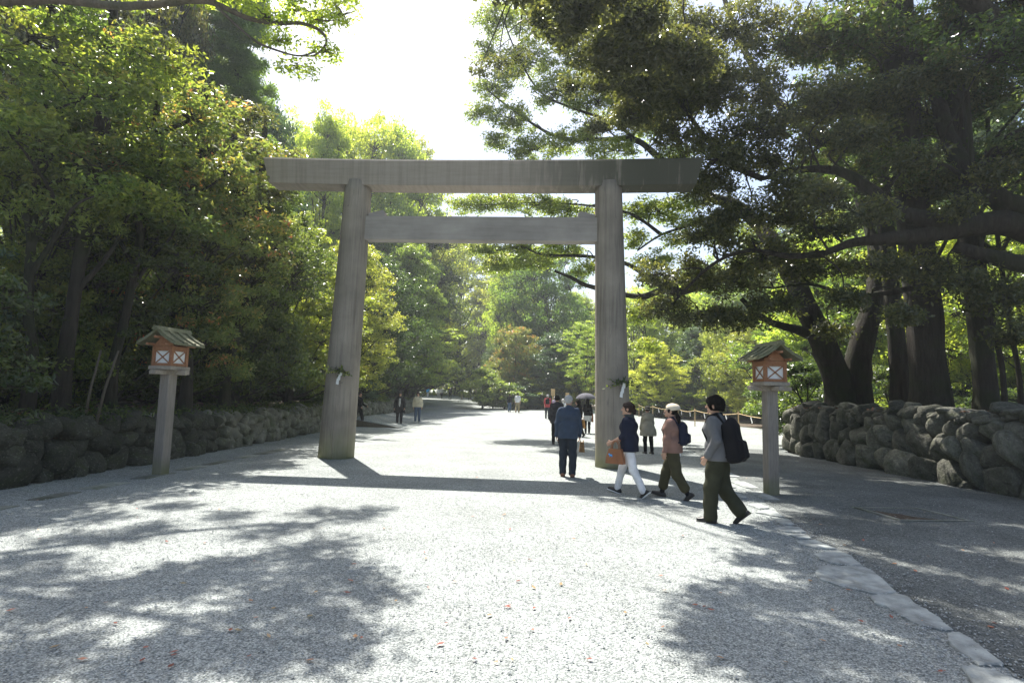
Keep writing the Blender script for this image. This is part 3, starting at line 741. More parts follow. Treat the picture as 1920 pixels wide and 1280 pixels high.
class Tree:
    def __init__(s, seed): s.rng = np.random.RandomState(seed); s.r = random.Random(seed); s.mb = MB(); s.tw = []; s.lv = []
    def limb(s, pts, r0, r1, n=9, root=False):
        P_ = smooth_path(pts); m = len(P_)
        rad = [r0 + (r1-r0)*(i/(m-1))**.8 for i in range(m)]
        if root: rad = [r*(1 + .7*max(0, 1-i/4)**2) for i, r in enumerate(rad)]
        s.mb.tube(P_, rad, n, jit=.16, rng=s.r, cap=True); return P_
    def lobe(s, c, rad, nclump, per, rc, leaf, anchor=None, shell=.5, flat=.45, aspect=.42, tw=.5, droop=0, twr=.012, lo=-.5, up=.8):
        rng = s.rng; c = np.array(c, float); rad = np.array(rad, float)
        d = rng.randn(nclump, 3); d /= np.linalg.norm(d, axis=1)[:, None]; d[:, 2] = np.maximum(d[:, 2], lo + .3*rng.rand(nclump))
        C = c + d*rad*(shell + (1-shell)*rng.rand(nclump)**.6)[:, None]*(1 + .12*rng.randn(nclump))[:, None]
        crn = np.clip(.25 + .3*(d[:, 2]) + .5*rng.rand(nclump), 0, 1)
        s.lv.append(leafset(C, rc*rng.uniform(.6, 1.3, nclump), per, leaf, rng, flat, aspect, droop, crn, up))
        k = int(nclump*tw)
        if k:
            if anchor is None: anchor = c - np.array([0, 0, rad[2]*.7])
            A = np.array(anchor, float)[None] + rng.randn(k, 3)*.08*rad
            mid = A*.45 + C[:k]*.55 + rng.randn(k, 3)*.05*rad
            s.tw.append(twigs(A, mid, twr*2.2, twr, rng)); s.tw.append(twigs(mid, C[:k], twr, twr*.35, rng))
    def meshes(s, trunk_mat, leaf_mat):
        V = [np.array([tuple(v) for v in s.mb.V])] if s.mb.V else []; F = []; n = s.mb.n
        Fq = [f for f in s.mb.F if len(f) == 4]; 
        F.append(np.array(Fq)); 
        for v, f in s.tw: V.append(v); F.append(f+n); n += len(v)
        tm = np_mesh('trunk', np.concatenate(V), np.concatenate(F), trunk_mat, smooth=True)
        V = []; F = []; A = []; n = 0
        for v, f, a in s.lv: V.append(v); F.append(f+n); A.append(a); n += len(v)
        cm = np_mesh('crown', np.concatenate(V), np.concatenate(F), leaf_mat, attr=np.concatenate(A))
        return tm, cm
def broad(seed, H, W, base, nl=30, nc=36, per=34, leaf=.17, rc=.40, tr=.22, forks=2, flat=.45, aspect=.42, shape=1.0, up=.8):
    t = Tree(seed); r = t.r
    lean = Vector((r.uniform(-.6, .6), r.uniform(-.6, .6), 0))
    sp = [Vector((0, 0, -.3)), Vector((0, 0, H*.15)) + lean*.2, Vector((0, 0, H*.35)) + lean*.6, Vector((0, 0, H*.6)) + lean, Vector((0, 0, H*.86)) + lean*1.2]
    T = t.limb(sp, tr, tr*.2, 10, True)
    for k in range(nl):
        f = (k+.5)/nl; z = base + (H*.93-base)*f
        env = math.sin(math.pi*min(1, .16 + .78*f))**shape
        a = k*2.4 + r.uniform(-.5, .5); R_ = W/2*env*r.uniform(.35, .95)
        c = Vector((math.cos(a)*R_, math.sin(a)*R_, z)) + lean*f
        lr = W*.155*r.uniform(.7, 1.35)*(.6+.55*env)
        st = T[min(len(T)-1, int(len(T)*max(.12, f*.72)))]
        e = c - Vector((0, 0, lr*.3)); mid = st.lerp(e, .5) + Vector((0, 0, -.05*R_ + r.uniform(-.2, .2)))
        t.limb([st, mid, e], tr*.30*(1-.5*f), .022, 6)
        t.lobe(c, (lr, lr, lr*.5), nc, per, rc, leaf, anchor=e, flat=flat, aspect=aspect, up=up)
    t.lobe(Vector((0, 0, H*.93)) + lean, (W*.2, W*.2, H*.08), nc, per, rc, leaf, anchor=T[-2], flat=flat, aspect=aspect, up=up)
    return t
def cedar(seed, H, W, base=2.5):
    t = Tree(seed); r = t.r
    t.limb([(0, 0, -.3), (0, 0, H*.3), (.1, 0, H*.6), (0, .1, H)], H*.022, .03, 10, True)
    k = 0; z = base
    while z < H*.99:
        f = (z-base)/(H-base); Rm = W/2*(1-f)**.8*r.uniform(.7, 1.1) + .25
        a = k*2.4 + r.uniform(-.4, .4)
        for j in range(2):
            aa = a + j*math.pi + r.uniform(-.4, .4); e = Vector((math.cos(aa)*Rm, math.sin(aa)*Rm, z - Rm*.12))
            t.limb([(0, 0, z), e*.5 + Vector((0, 0, z*.5+.15)), e], .05*(1-f)+.02, .012, 4)
            for q in (.45, .75, 1.0):
                c = Vector((0, 0, z)).lerp(e, q) + Vector((0, 0, .1))
                t.lobe(c, (.34*Rm**.5+.2, .34*Rm**.5+.2, .26), 11, 40, .38, .19, anchor=c, flat=.6, aspect=.28, tw=0, droop=.35, shell=.2)
        z += .20 + .16*(1-f); k += 1
    return t
print('t pre trees', round(time.time()-T0, 1))
PROTO = {}
def mkproto(k, t, H, W): tm, cm = t.meshes(M['bark'], M['leaf_dark']); PROTO[k] = (tm, cm, H, W)
mkproto('BA', broad(1, 10, 8, 1.0, nl=34, leaf=.18), 10, 8)
mkproto('BB', broad(2, 10, 8, 1.2, nl=38, shape=.7, up=.5, flat=.7), 10, 8)
mkproto('BC', broad(3, 10, 7.5, .9, nl=40, nc=34, leaf=.15), 10, 7.5)
mkproto('TA', broad(4, 14, 8, 4.6, nl=34, tr=.28, leaf=.20, rc=.5, up=.5), 14, 8)
mkproto('LA', broad(5, 7, 8, 1.8, nl=24, nc=30, per=38, leaf=.14, rc=.48, tr=.13, flat=.2, shape=.6, up=1.6), 7, 8)
mkproto('CA', cedar(6, 18, 6.5), 18, 6.5)
mkproto('CB', cedar(7, 16, 5.0, 4.0), 16, 5.0)
mkproto('BU', broad(8, 2.6, 3.2, .3, nl=16, nc=18, per=36, leaf=.11, rc=.26, tr=.06), 2.6, 3.2)
print('t protos', round(time.time()-T0, 1))
def plant(proto, x, y, z, H, W, mat, label, name='tree', cat='tree', group=None, rz=None, bark='bark', rnd=random.Random(77)):
    tm, cm, h0, w0 = PROTO[proto]
    root = empty(name, (x, y, z), rnd.uniform(0, 6.28) if rz is None else rz, label=label, cat=cat, group=group)
    root.scale = (W/w0, W/w0, H/h0)
    for nm, me, mt in (('trunk', tm, M[bark]), ('crown', cm, M[mat])):
        o = bpy.data.objects.new(nm, me); link(o, root); o.material_slots[0].link = 'OBJECT'; o.material_slots[0].material = mt
    return root
def PT(proto, px, Y, topy, wpx, mat, label, base=None, **k):
    """a tree at depth Y under pixel column px, as tall as row topy there"""
    q = P(px, 740, Y); x = q.x
    z0 = gzf(x, Y) if base is None else base
    zt = P(px, topy, Y).z
    return plant(proto, x, Y, z0 - .05, max(1.0, zt - z0), wpx/F_PX*Y, mat, label, **k)
def bank(Y): return gzf(-8.3, Y) + .95
GL = 'trees of the grove behind the low boulder wall'
for a in [
 ('BB', 10, 12.5, 215, 420, 'leaf_gold', 'bright yellow green tree cut by the frame edge above the low boulder wall'),
 ('BA', 205, 14, 330, 420, 'leaf_dark', 'dense green tree standing behind the sunlit lantern, frame side'),
 ('BC', 318, 15.5, 195, 380, 'leaf_red', 'tall shrubby tree with red and orange young leaves above the sunlit lantern'),
 ('BB', 440, 19, 330, 300, 'leaf_dark', 'glossy tree between the lantern and the gate, flecked with sun'),
 ('BA', 545, 23, 400, 300, 'leaf_gold', 'bushy tree with sunlit yellow green top just beside the gate pillar'),
 ('BC', 640, 29, 440, 220, 'leaf_gold', 'yellow green tree seen on both sides of the left gate pillar'),
 ('BB', 700, 36, 470, 190, 'leaf_dark', 'dark tree just inside the gate beyond the man in the black jacket'),
 ('BA', 745, 44, 450, 180, 'leaf_mid', 'mid green tree inside the gate, over the two walkers coming back')]:
    PT(*a, base=bank(a[2]), group=GL)
for a in [
 ('TA', 60, 15, -330, 300, 'leaf_oak', 'tall dark trunked tree at the frame edge with foliage out of the picture'),
 ('TA', 205, 22, -330, 250, 'leaf_oak', 'tall tree whose straight trunk shows above the red leaved tree'),
 ('CB', 275, 27, -260, 240, 'leaf_cedar', 'tall cedar with blue green sprays over the red leaved tree'),
 ('CA', 395, 26, -120, 240, 'leaf_cedar', 'dark cedar bordering the open sky above the gate beam end'),
 ('TA', 0, 21, -200, 280, 'leaf_dark', 'broad dark tree filling the top corner behind the yellow green tree'),
 ('BB', 430, 30, 170, 200, 'leaf_blue', 'round topped dark tree below the sky gap beside the gate beam'),
 ('BB', 330, 36, 100, 300, 'leaf_mid', 'tree in the second rank behind the red leaved tree'),
 ('BA', 120, 34, 100, 360, 'leaf_mid', 'tree in the second rank behind the yellow green tree')]:
    PT(*a, base=bank(a[2]), group=GL)
GF = 'trees standing beyond the gate'
for a in [
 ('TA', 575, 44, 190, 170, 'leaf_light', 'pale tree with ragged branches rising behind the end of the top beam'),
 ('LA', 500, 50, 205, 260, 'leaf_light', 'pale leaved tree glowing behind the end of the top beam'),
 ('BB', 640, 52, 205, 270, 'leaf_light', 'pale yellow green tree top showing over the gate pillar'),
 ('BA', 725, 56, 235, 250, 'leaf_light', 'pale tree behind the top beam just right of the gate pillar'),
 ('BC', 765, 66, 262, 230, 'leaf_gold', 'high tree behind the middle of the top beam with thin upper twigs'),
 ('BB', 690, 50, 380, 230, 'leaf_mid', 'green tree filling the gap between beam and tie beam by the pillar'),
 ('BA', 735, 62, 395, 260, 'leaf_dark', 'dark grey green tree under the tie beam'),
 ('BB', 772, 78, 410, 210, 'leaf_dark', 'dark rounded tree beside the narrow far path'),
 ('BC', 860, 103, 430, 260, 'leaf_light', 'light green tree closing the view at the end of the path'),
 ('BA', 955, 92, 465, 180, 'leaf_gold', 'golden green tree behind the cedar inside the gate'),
 ('BB', 1030, 72, 450, 190, 'leaf_cedar', 'big full cedar in the middle of the gate opening'),
 ('BB', 968, 76, 480, 150, 'leaf_light', 'bright light green tree against the flank of the big cedar'),
 ('BB', 1090, 80, 545, 120, 'leaf_mid', 'small crowned tree beside the far gate pillar under open sky'),
 ('BB', 960, 63, 610, 110, 'leaf_red', 'low tree with reddish young leaves before the big cedar'),
 ('BA', 1045, 60, 622, 120, 'leaf_blue', 'grey green low tree with forked pale stems behind the notice boards'),
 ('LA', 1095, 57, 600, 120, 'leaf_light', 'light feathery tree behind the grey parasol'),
 ('BB', 928, 68, 640, 70, 'leaf_blue', 'silvery shrub like tree above the walkers at the end of the path'),
 ('LA', 758, 50, 585, 200, 'leaf_light', 'low spreading tree with bright fresh leaves hanging over the path edge'),
 ('BC', 738, 57, 560, 150, 'leaf_dark', 'dark tree behind the bright low spreading tree'),
 ('BC', 800, 106, 560, 150, 'leaf_dark', 'dark tree straight behind the small figures at the end of the path'),
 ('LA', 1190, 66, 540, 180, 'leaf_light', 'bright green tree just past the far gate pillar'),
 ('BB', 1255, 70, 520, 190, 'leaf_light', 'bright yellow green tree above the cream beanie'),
 ('BC', 1235, 58, 640, 110, 'leaf_light', 'low bright green tree behind the rope fence beside the beanie'),
 ('BA', 1310, 60, 600, 120, 'leaf_blue', 'blue green glossy tree above the black haired walker'),
 ('BB', 1365, 56, 590, 130, 'leaf_mid', 'mid green tree between the black haired walker and the lantern'),
 ('BC', 1420, 50, 580, 150, 'leaf_gold', 'yellow green tree showing behind the roof of the shaded lantern'),
 ('BA', 1480, 40, 520, 240, 'leaf_mid', 'green tree beyond the corner of the tall boulder wall'),
 ('TA', 1330, 80, 480, 180, 'leaf_mid', 'taller tree of the rank behind the rope fence clearing'),
 ('TA', 1440, 66, 420, 200, 'leaf_mid', 'tall tree behind the lantern roof in the rear rank')]:
    PT(*a, group=GF)
GR = 'background trees of the raised terrace'
for a in [
 ('BA', 1560, 34, 440, 280, 'leaf_light', 'sunlit green tree seen between the forked trunks'),
 ('BC', 1660, 30, 420, 300, 'leaf_mid', 'green tree filling the gap beside the widest straight trunk'),
 ('BB', 1790, 27, 380, 330, 'leaf_light', 'bright tree glowing between the two straight trunks'),
 ('BA', 1900, 25, 350, 340, 'leaf_light', 'bright tree behind the thin bare stem near the frame edge'),
 ('TA', 1700, 44, 200, 300, 'leaf_mid', 'tall rear tree behind the widest straight trunk'),
 ('TA', 1860, 40, 150, 330, 'leaf_mid', 'tall rear tree toward the frame edge behind the straight trunks'),
 ('BC', 2010, 21, 300, 360, 'leaf_mid', 'tree mostly outside the frame behind the boulder terrace'),
 ('TA', 1560, 50, 260, 260, 'leaf_dark', 'tall rear tree behind the forked trunks')]:
    PT(*a, base=1.3 if a[2] < 26 else 0, group=GR)
GS = 'low shrubs under the trees'
sh = random.Random(21)
for k in range(24):
    Y = 9.0 + k*1.65; x = -9.0 - sh.uniform(0, 2.4)
    plant('BU', x, Y, bank(Y)-.05, sh.uniform(1.8, 4.0), sh.uniform(2.4, 4.2), sh.choice(['leaf_dark', 'leaf_blue', 'leaf_mid', 'leaf_dark']), 'low dark shrub growing behind the low boulder wall', 'shrub', 'shrub', GS)
for k in range(9):
    plant('BU', 11.6 + sh.uniform(0, 8), 20.5 + sh.uniform(0, 5), .0 if k else .2, sh.uniform(2.2, 3.6), sh.uniform(2.8, 4.4), sh.choice(['leaf_mid', 'leaf_dark', 'leaf_dark']), 'sunlit shrub behind the tall boulder terrace', 'shrub', 'shrub', GS)
for k in range(10):
    px = 905 + k*21; Y = 60 - abs(k-6)*.8; q = P(px, 740, Y)
    plant('BU', q.x, Y, gzf(q.x, Y)-.05, sh.uniform(2.2, 4.6), sh.uniform(3.4, 5.5), sh.choice(['leaf_dark', 'leaf_mid', 'leaf_blue', 'leaf_gold']), 'rounded shrub edging the gravel beyond the notice boards', 'shrub', 'shrub', GS)
for k in range(12):
    px = 1190 + k*26; Y = 60 + sh.uniform(-2, 3); q = P(px, 740, Y)
    plant('BU', q.x, Y, -.05, sh.uniform(1.8, 3.2), sh.uniform(3.8, 6), sh.choice(['leaf_dark', 'leaf_dark', 'leaf_mid']), 'dark low shrub along the back of the rope fence clearing', 'shrub', 'shrub', GS)
for k in range(7):
    px = 700 + k*10; Y = 44 + k*5.5; q = P(px, 740, Y)
    plant('BU', q.x-1.5, Y, gzf(q.x, Y)+(.4 if Y < 54 else 0), sh.uniform(2.5, 4), sh.uniform(3.8, 6), 'leaf_dark', 'dark shrub beside the far bend of the path', 'shrub', 'shrub', GS)

# ---- the great trees of the terrace
def build_tree(t, name, loc, label, leaf, bark='bark', group=None, cat='tree'):
    if not t.lv: t.lobe((loc[0], loc[1], loc[2]+1.75), (.12, .12, .05), 3, 8, .1, .06)
    tm, cm = t.meshes(M[bark], M[leaf])
    root = empty(name, (0, 0, 0), label=label, cat=cat, group=group)
    L = Vector(loc)
    root.location = L
    for nm, me in (('trunk', tm), ('crown', cm)):
        o = mobj(nm, me, root); o.location = -L
    return root
def plobe(t, px, py, Y, rx, ry, dens=1.0, leaf=.12, rc=.42, per=58, anchor=None, ryd=None, **k):
    c = P(px, py, Y); a = rx/F_PX*Y; b = ry/F_PX*Y; d = ryd or a*.9
    n = int(dens*(a*b + a*d + b*d)*4.2/ (rc*rc) * .62) + 8
    t.lobe(c, (a, d, b), n, per, rc, leaf, anchor=anchor, **k); return c
def hang(t, anchor, c, r0=.06):
    a = Vector(anchor); c = Vector(c); t.limb([a, a.lerp(c, .3) + Vector((t.r.uniform(-.4, .4), t.r.uniform(-.4, .4), .35)), a.lerp(c, .65) + Vector((t.r.uniform(-.4, .4), t.r.uniform(-.4, .4), .25)), c], r0*.7, .012, 5)
def nearest(paths, c):
    best = None
    for p in paths:
        for q in p:
            d = (q-c).length
            if best is None or d < best[0]: best = (d, q)
    return best[1]
def shade(t, paths, px, py, rx, ry, h, dens=1.0, leaf=.12, rc=.40, per=44, **k):
    """a leafy bough at height h over the ground that it shades"""
    g = G(px, py); r = rx/F_PX*g.y; d = abs(G(px, py-ry).y - G(px, py+ry).y)/2
    r = max(.12, r-.28); d = max(.12, d-.28); c = Vector((g.x - .235*h, g.y + .545*h, h)); n = int(dens*(r+.15)*(d+.15)*4.6/(rc*rc)*.62) + 3
    a = nearest(paths, c); hang(t, a, c, .05)
    t.lobe(c, (r, d, .45), n, per, rc, leaf, anchor=c, shell=.1, flat=.35, **k)
# camphor tree leaning over the gate: forked trunk on the terrace
t = Tree(31); Y0 = 18.6
A = []
b0 = P(1592, 762, Y0)
A.append(t.limb([b0 + Vector((-.25, 0, -.4)), P(1575, 735, Y0), P(1551, 661, Y0), P(1523, 601, Y0), P(1505, 560, Y0), P(1470, 490, 19.5), P(1430, 430, 20.5)], .52, .26, 14, True))
A.append(t.limb([b0 + Vector((.30, .1, -.4)), P(1608, 735, Y0), P(1611, 661, Y0), P(1630, 595, Y0), P(1645, 530, Y0), P(1640, 440, 19), P(1600, 330, 20)], .48, .24, 14, True))
A.append(t.limb([P(1536, 633, Y0), P(1500, 620, 18.3), P(1471, 612, 18), P(1431, 597, 18), P(1390, 560, 18)], .2, .07, 10))
A.append(t.limb([P(1470, 490, 19.5), P(1400, 500, 20.5), P(1330, 530, 21.5), P(1275, 546, 22.2), P(1240, 545, 22.5), P(1205, 556, 23), P(1165, 551, 23.5), P(1100, 535, 24), P(1070, 520, 24.3), P(1040, 508, 24.5)], .24, .06, 10))
A.append(t.limb([P(1275, 546, 22.2), P(1230, 530, 22.6), P(1195, 505, 23), P(1165, 492, 23.4), P(1095, 480, 24), P(1020, 478, 24.6), P(975, 462, 25), P(930, 470, 25.5)], .14, .035, 8))
A.append(t.limb([P(1430, 430, 20.5), P(1380, 385, 21.5), P(1330, 368, 22), P(1290, 335, 22.5), P(1240, 300, 23), P(1190, 262, 23.6), P(1120, 262, 24.4), P(1040, 255, 25), P(960, 205, 25.6), P(915, 170, 26)], .26, .03, 10))
A.append(t.limb([P(1290, 335, 22.5), P(1270, 260, 22.8), P(1240, 170, 23.2), P(1180, 90, 24), P(1060, 40, 25)], .17, .04, 8))
A.append(t.limb([P(1190, 262, 23.6), P(1150, 230, 24), P(1080, 205, 24.6), P(1010, 170, 25.4), P(960, 80, 26), P(940, 20, 26.5)], .09, .025, 7))
A.append(t.limb([P(1600, 330, 20), P(1520, 250, 21), P(1440, 170, 22), P(1380, 60, 23), P(1340, -60, 24)], .24, .08, 9))
A.append(t.limb([P(1380, 385, 21.5), P(1300, 420, 22), P(1240, 440, 22.5), P(1195, 470, 23)], .09, .03, 7))
A.append(t.limb([P(1240, 440, 22.5), P(1180, 400, 23), P(1100, 385, 24), P(1000, 380, 25), P(900, 385, 26)], .08, .02, 7))
LB = [(935, 40, 27, 45, 40), (910, 100, 26.5, 22, 20), (925, 165, 26, 38, 32), (905, 215, 26, 28, 24), (960, 225, 25.5, 45, 32), (985, 120, 26, 55, 45), (1010, 40, 26, 60, 50), (1045, 175, 25, 55, 40), (1000, 280, 25, 55, 22), (930, 265, 25.6, 28, 16),
 (1075, 265, 24.5, 55, 26), (1100, 100, 25, 70, 60), (1120, 190, 24.5, 60, 45), (1150, 280, 24, 50, 22), (1190, 150, 24, 60, 60), (1090, 0, 26, 80, 50), (1200, 30, 25, 80, 60), (1210, 230, 23.5, 50, 40), (1265, 300, 23, 40, 30),
 (880, 385, 26.5, 42, 18), (940, 380, 26, 50, 20), (1005, 385, 25, 55, 18), (1065, 395, 24.5, 48, 18), (1000, 490, 25, 50, 22), (935, 500, 26, 36, 20), (960, 465, 25.5, 50, 14), (1060, 470, 24.5, 42, 18), (1110, 505, 24, 36, 18), (1110, 420, 24, 26, 18), (905, 470, 26, 26, 12),
 (1195, 400, 23.5, 30, 26), (1190, 455, 23.5, 26, 24), (1235, 400, 23, 42, 34), (1225, 490, 22.5, 36, 26), (1290, 440, 22.5, 45, 36), (1290, 380, 22.5, 32, 26), (1200, 590, 23, 28, 30), (1215, 650, 24, 24, 22), (1350, 430, 22, 50, 40)]
for (px, py, Y, rx, ry) in LB:
    c = P(px, py, Y); an = nearest(A, c); hang(t, an, c, .04)
    plobe(t, px, py, Y, rx, ry, 1.15, leaf=.13, rc=.42, per=56, anchor=c)
for q in [(930, 850, 90, 16, 14.5), (1040, 862, 90, 18, 13.5), (1110, 845, 60, 14, 15), (990, 838, 60, 8, 16)]:
    pass
build_tree(t, 'camphor_tree', (11.4, 18.6, 1.4), 'great camphor tree with a forked trunk reaching its boughs behind the gate', 'leaf_gold', 'bark')
# dark evergreen oak entering from beyond the frame
t = Tree(32); A = []
tb = Vector((15.2, 13.2, 1.2)); fk = Vector((15.0, 13.2, 5.6))
A.append(t.limb([tb, Vector((15.3, 13.2, 3.4)), fk, Vector((14.6, 13.6, 8)), Vector((14, 14, 11)), Vector((13, 14.5, 14))], .62, .3, 16, True))
A.append(t.limb([fk, P(1960, 440, 13.2), P(1880, 418, 13), P(1800, 428, 13), P(1730, 442, 13), P(1660, 448, 13), P(1600, 455, 13.2), P(1545, 475, 13.4)], .40, .07, 13))
A.append(t.limb([P(1800, 428, 13), P(1740, 415, 13), P(1680, 395, 13.2), P(1625, 350, 13.6), P(1575, 322, 14), P(1500, 318, 14.5), P(1430, 335, 15)], .26, .06, 11))
A.append(t.limb([fk, P(1940, 400, 13.2), P(1870, 372, 13.4), P(1810, 318, 13.6), P(1775, 250, 14), P(1750, 160, 14.5), P(1700, 60, 15), P(1640, -60, 15.5)], .34, .1, 12))
A.append(t.limb([fk + Vector((0, 0, -.6)), P(1930, 496, 12.8), P(1860, 482, 12.8), P(1790, 462, 13)], .30, .12, 11))
A.append(t.limb([P(1770, 520, 14), P(1710, 540, 14), P(1650, 550, 14), P(1590, 552, 14.2), P(1520, 533, 14.6), P(1450, 540, 15)], .09, .03, 8))
A.append(t.limb([P(1545, 475, 13.4), P(1480, 480, 14), P(1400, 470, 14.5), P(1330, 500, 15), P(1260, 570, 15.5)], .09, .03, 8))
A.append(t.limb([P(1430, 335, 15), P(1360, 300, 15.5), P(1280, 200, 16), P(1220, 100, 16.5), P(1180, 20, 17)], .09, .03, 8))
A.append(t.limb([Vector((14.2, 13.8, 10)), P(1700, -80, 13), P(1500, -60, 13), P(1350, -90, 12.5), P(1200, -120, 12), P(1080, -150, 11.5)], .25, .06, 10))
A.append(t.limb([Vector((14.4, 13.4, 7.4)), Vector((10.5, 10.5, 9.2)), Vector((7, 9.0, 9.6)), Vector((4, 8.8, 9.4)), Vector((2, 9.2, 9.3))], .25, .06, 9))
LB = [(1160, 40, 17, 60, 55), (1210, 130, 16.5, 60, 50), (1180, 220, 16.5, 40, 34), (1270, 60, 16, 70, 60), (1290, 170, 16, 70, 60), (1260, 255, 16, 46, 36), (1370, 60, 15.5, 80, 60), (1380, 180, 15.5, 75, 55), (1350, 265, 15.5, 60, 42),
 (1470, 80, 15, 80, 70), (1480, 210, 15, 75, 55), (1440, 300, 15, 60, 40), (1580, 70, 14.5, 80, 70), (1600, 210, 14.5, 75, 60), (1540, 270, 14.5, 60, 30), (1690, 100, 15, 80, 70), (1700, 240, 15, 70, 50), (1800, 60, 15, 90, 70), (1840, 190, 15, 80, 55), (1900, 90, 14, 80, 80), (1900, 290, 15, 70, 50),
 (1330, 350, 15.5, 60, 34), (1400, 400, 15, 65, 40), (1330, 440, 15.5, 60, 40), (1480, 400, 14.5, 60, 40), (1430, 480, 15, 70, 40), (1370, 530, 15.5, 60, 36), (1290, 520, 16, 50, 34), (1250, 580, 16, 46, 26), (1310, 595, 16, 54, 24), (1390, 600, 15.5, 46, 24), (1520, 500, 14.5, 60, 40), (1550, 430, 14, 50, 28),
 (1640, 500, 13.5, 60, 30), (1720, 500, 13.5, 60, 34), (1800, 530, 13, 60, 34), (1870, 560, 13, 60, 40), (1750, 350, 14, 55, 36), (1660, 310, 14.5, 50, 30), (1900, 620, 12.5, 40, 40), (1230, 520, 16.5, 34, 26), (1840, 480, 14, 30, 14), (1540, 370, 12.4, 50, 26), (1640, 400, 12.2, 44, 22), (1480, 350, 13.5, 50, 26), (1720, 300, 12.6, 44, 30), (1620, 250, 13, 50, 34), (1560, 180, 13.5, 60, 40), (1680, 170, 13.5, 60, 40), (1780, 130, 13, 60, 40), (1800, 390, 12.2, 36, 16), (1580, 560, 13, 40, 18), (1690, 590, 12.5, 44, 16), (1460, 570, 14.5, 50, 22), (1560, 620, 15, 30, 14), (1860, 330, 12.6, 44, 24), (1340, 300, 14.5, 60, 30), (1420, 240, 14.5, 60, 30)]
for (px, py, Y, rx, ry) in LB:
    c = P(px, py, Y); an = nearest(A, c); hang(t, an, c, .045)
    plobe(t, px, py, Y, rx, ry, .95, leaf=.115, rc=.32, per=52, anchor=c, flat=.8, up=.45)
SHR = [(1430, 1055, 60, 22, 9.6), (1400, 1105, 60, 28, 9.4), (1490, 1130, 90, 40, 9.3), (1560, 1060, 80, 30, 9.6), (1400, 1180, 70, 30, 9.1), (1460, 1230, 80, 36, 9), (1560, 1200, 90, 50, 9), (1640, 1130, 90, 40, 9.5), (1660, 1230, 90, 40, 9), (1760, 1180, 90, 50, 9), (1560, 985, 80, 24, 10), (1680, 1000, 90, 26, 10), (1770, 1050, 90, 36, 9.8), (1870, 1120, 80, 50, 9.6), (1880, 1000, 80, 30, 9.8), (1880, 1240, 60, 40, 9), (1480, 1268, 70, 22, 8.8), (1345, 1125, 34, 10, 9.2), (1335, 1165, 34, 12, 9.1), (1350, 1215, 40, 18, 9),
 (1450, 985, 60, 14, 10.5), (1620, 1060, 90, 26, 9.8), (1720, 1100, 80, 34, 9.8), (1800, 1000, 90, 24, 10), (1860, 1060, 80, 30, 9.9), (1700, 960, 110, 16, 10.4), (1580, 950, 90, 14, 10.6), (1840, 960, 90, 16, 10.3), (1760, 1250, 90, 40, 9), (1700, 1170, 80, 36, 9.3), (1620, 1010, 70, 20, 10), (1480, 935, 50, 10, 11), (1560, 915, 80, 12, 11), (1690, 925, 90, 12, 11), (1400, 930, 50, 8, 11), (1500, 890, 60, 9, 12), (1400, 880, 60, 7, 12), (1500, 1015, 70, 16, 10), (1440, 1020, 50, 10, 9.9), (1740, 1010, 80, 24, 9.9), (1820, 1180, 80, 40, 9.3), (1590, 1110, 80, 30, 9.5)]
for q in SHR: shade(t, A, q[0], q[1], q[2] + (45 if q[0] > 1530 else 0), q[3] + (10 if q[0] > 1530 else 0), q[4], dens=2.6, leaf=.15)
for q in [(1180, 938, 90, 14, 11), (1260, 952, 60, 12, 11), (1120, 930, 50, 8, 11.3)]: shade(t, A, *q, dens=.9)
build_tree(t, 'evergreen_oak', (15.2, 13.2, 1.4), 'huge dark evergreen oak whose limbs enter from the frame edge above the boulders', 'leaf_oak', 'bark')
# straight trunks of the terrace
def column_tree(px, Y, r0, r1, H, topc, label, seed, leaf='leaf_dark', bark='bark', lobes=True, name='tall_tree', bz=1.35, dx=-.3, sp=2.0):
    t = Tree(seed); b = P(px, 770, Y); b.z = bz
    pth = t.limb([b + Vector((0, 0, -.3)), b + Vector((.0, 0, 1.2)), b + Vector((dx*.5, 0, H*.28)), b + Vector((dx, .1, H*.6)), b + Vector((dx, .2, H))], r0, r1, 16, True)
    for k in range(11 if lobes else (3 if H > 3 else 0)):
        a = k*2.4; z = topc + (H-topc)*k/11; c = b + Vector((math.cos(a)*sp, math.sin(a)*sp, z)); hang(t, pth[min(len(pth)-1, int(len(pth)*z/H))], c, .1)
        t.lobe(c, (sp*.75, sp*.75, sp*.4), int(17*sp), 42, .40, .14, anchor=c)
    build_tree(t, name, b, label, leaf, bark)
column_tree(1745, 14.6, .44, .36, 15, 7, 'widest straight dark trunk rising behind the tall boulder wall', 41)
column_tree(1850, 14.4, .26, .24, 14, 7, 'second straight trunk near the frame edge behind the boulders', 42)
column_tree(1690, 17.6, .30, .2, 14, 7.5, 'slimmer leaning trunk between the forked tree and the widest trunk', 43)
column_tree(1884, 13.0, .06, .05, 8, 6, 'thin bare pole like stem beside the second straight trunk', 44, lobes=False, name='sapling')
column_tree(1915, 15.5, .07, .05, 9, 6, 'thin stem at the very frame edge over the boulders', 45, lobes=False, name='sapling')

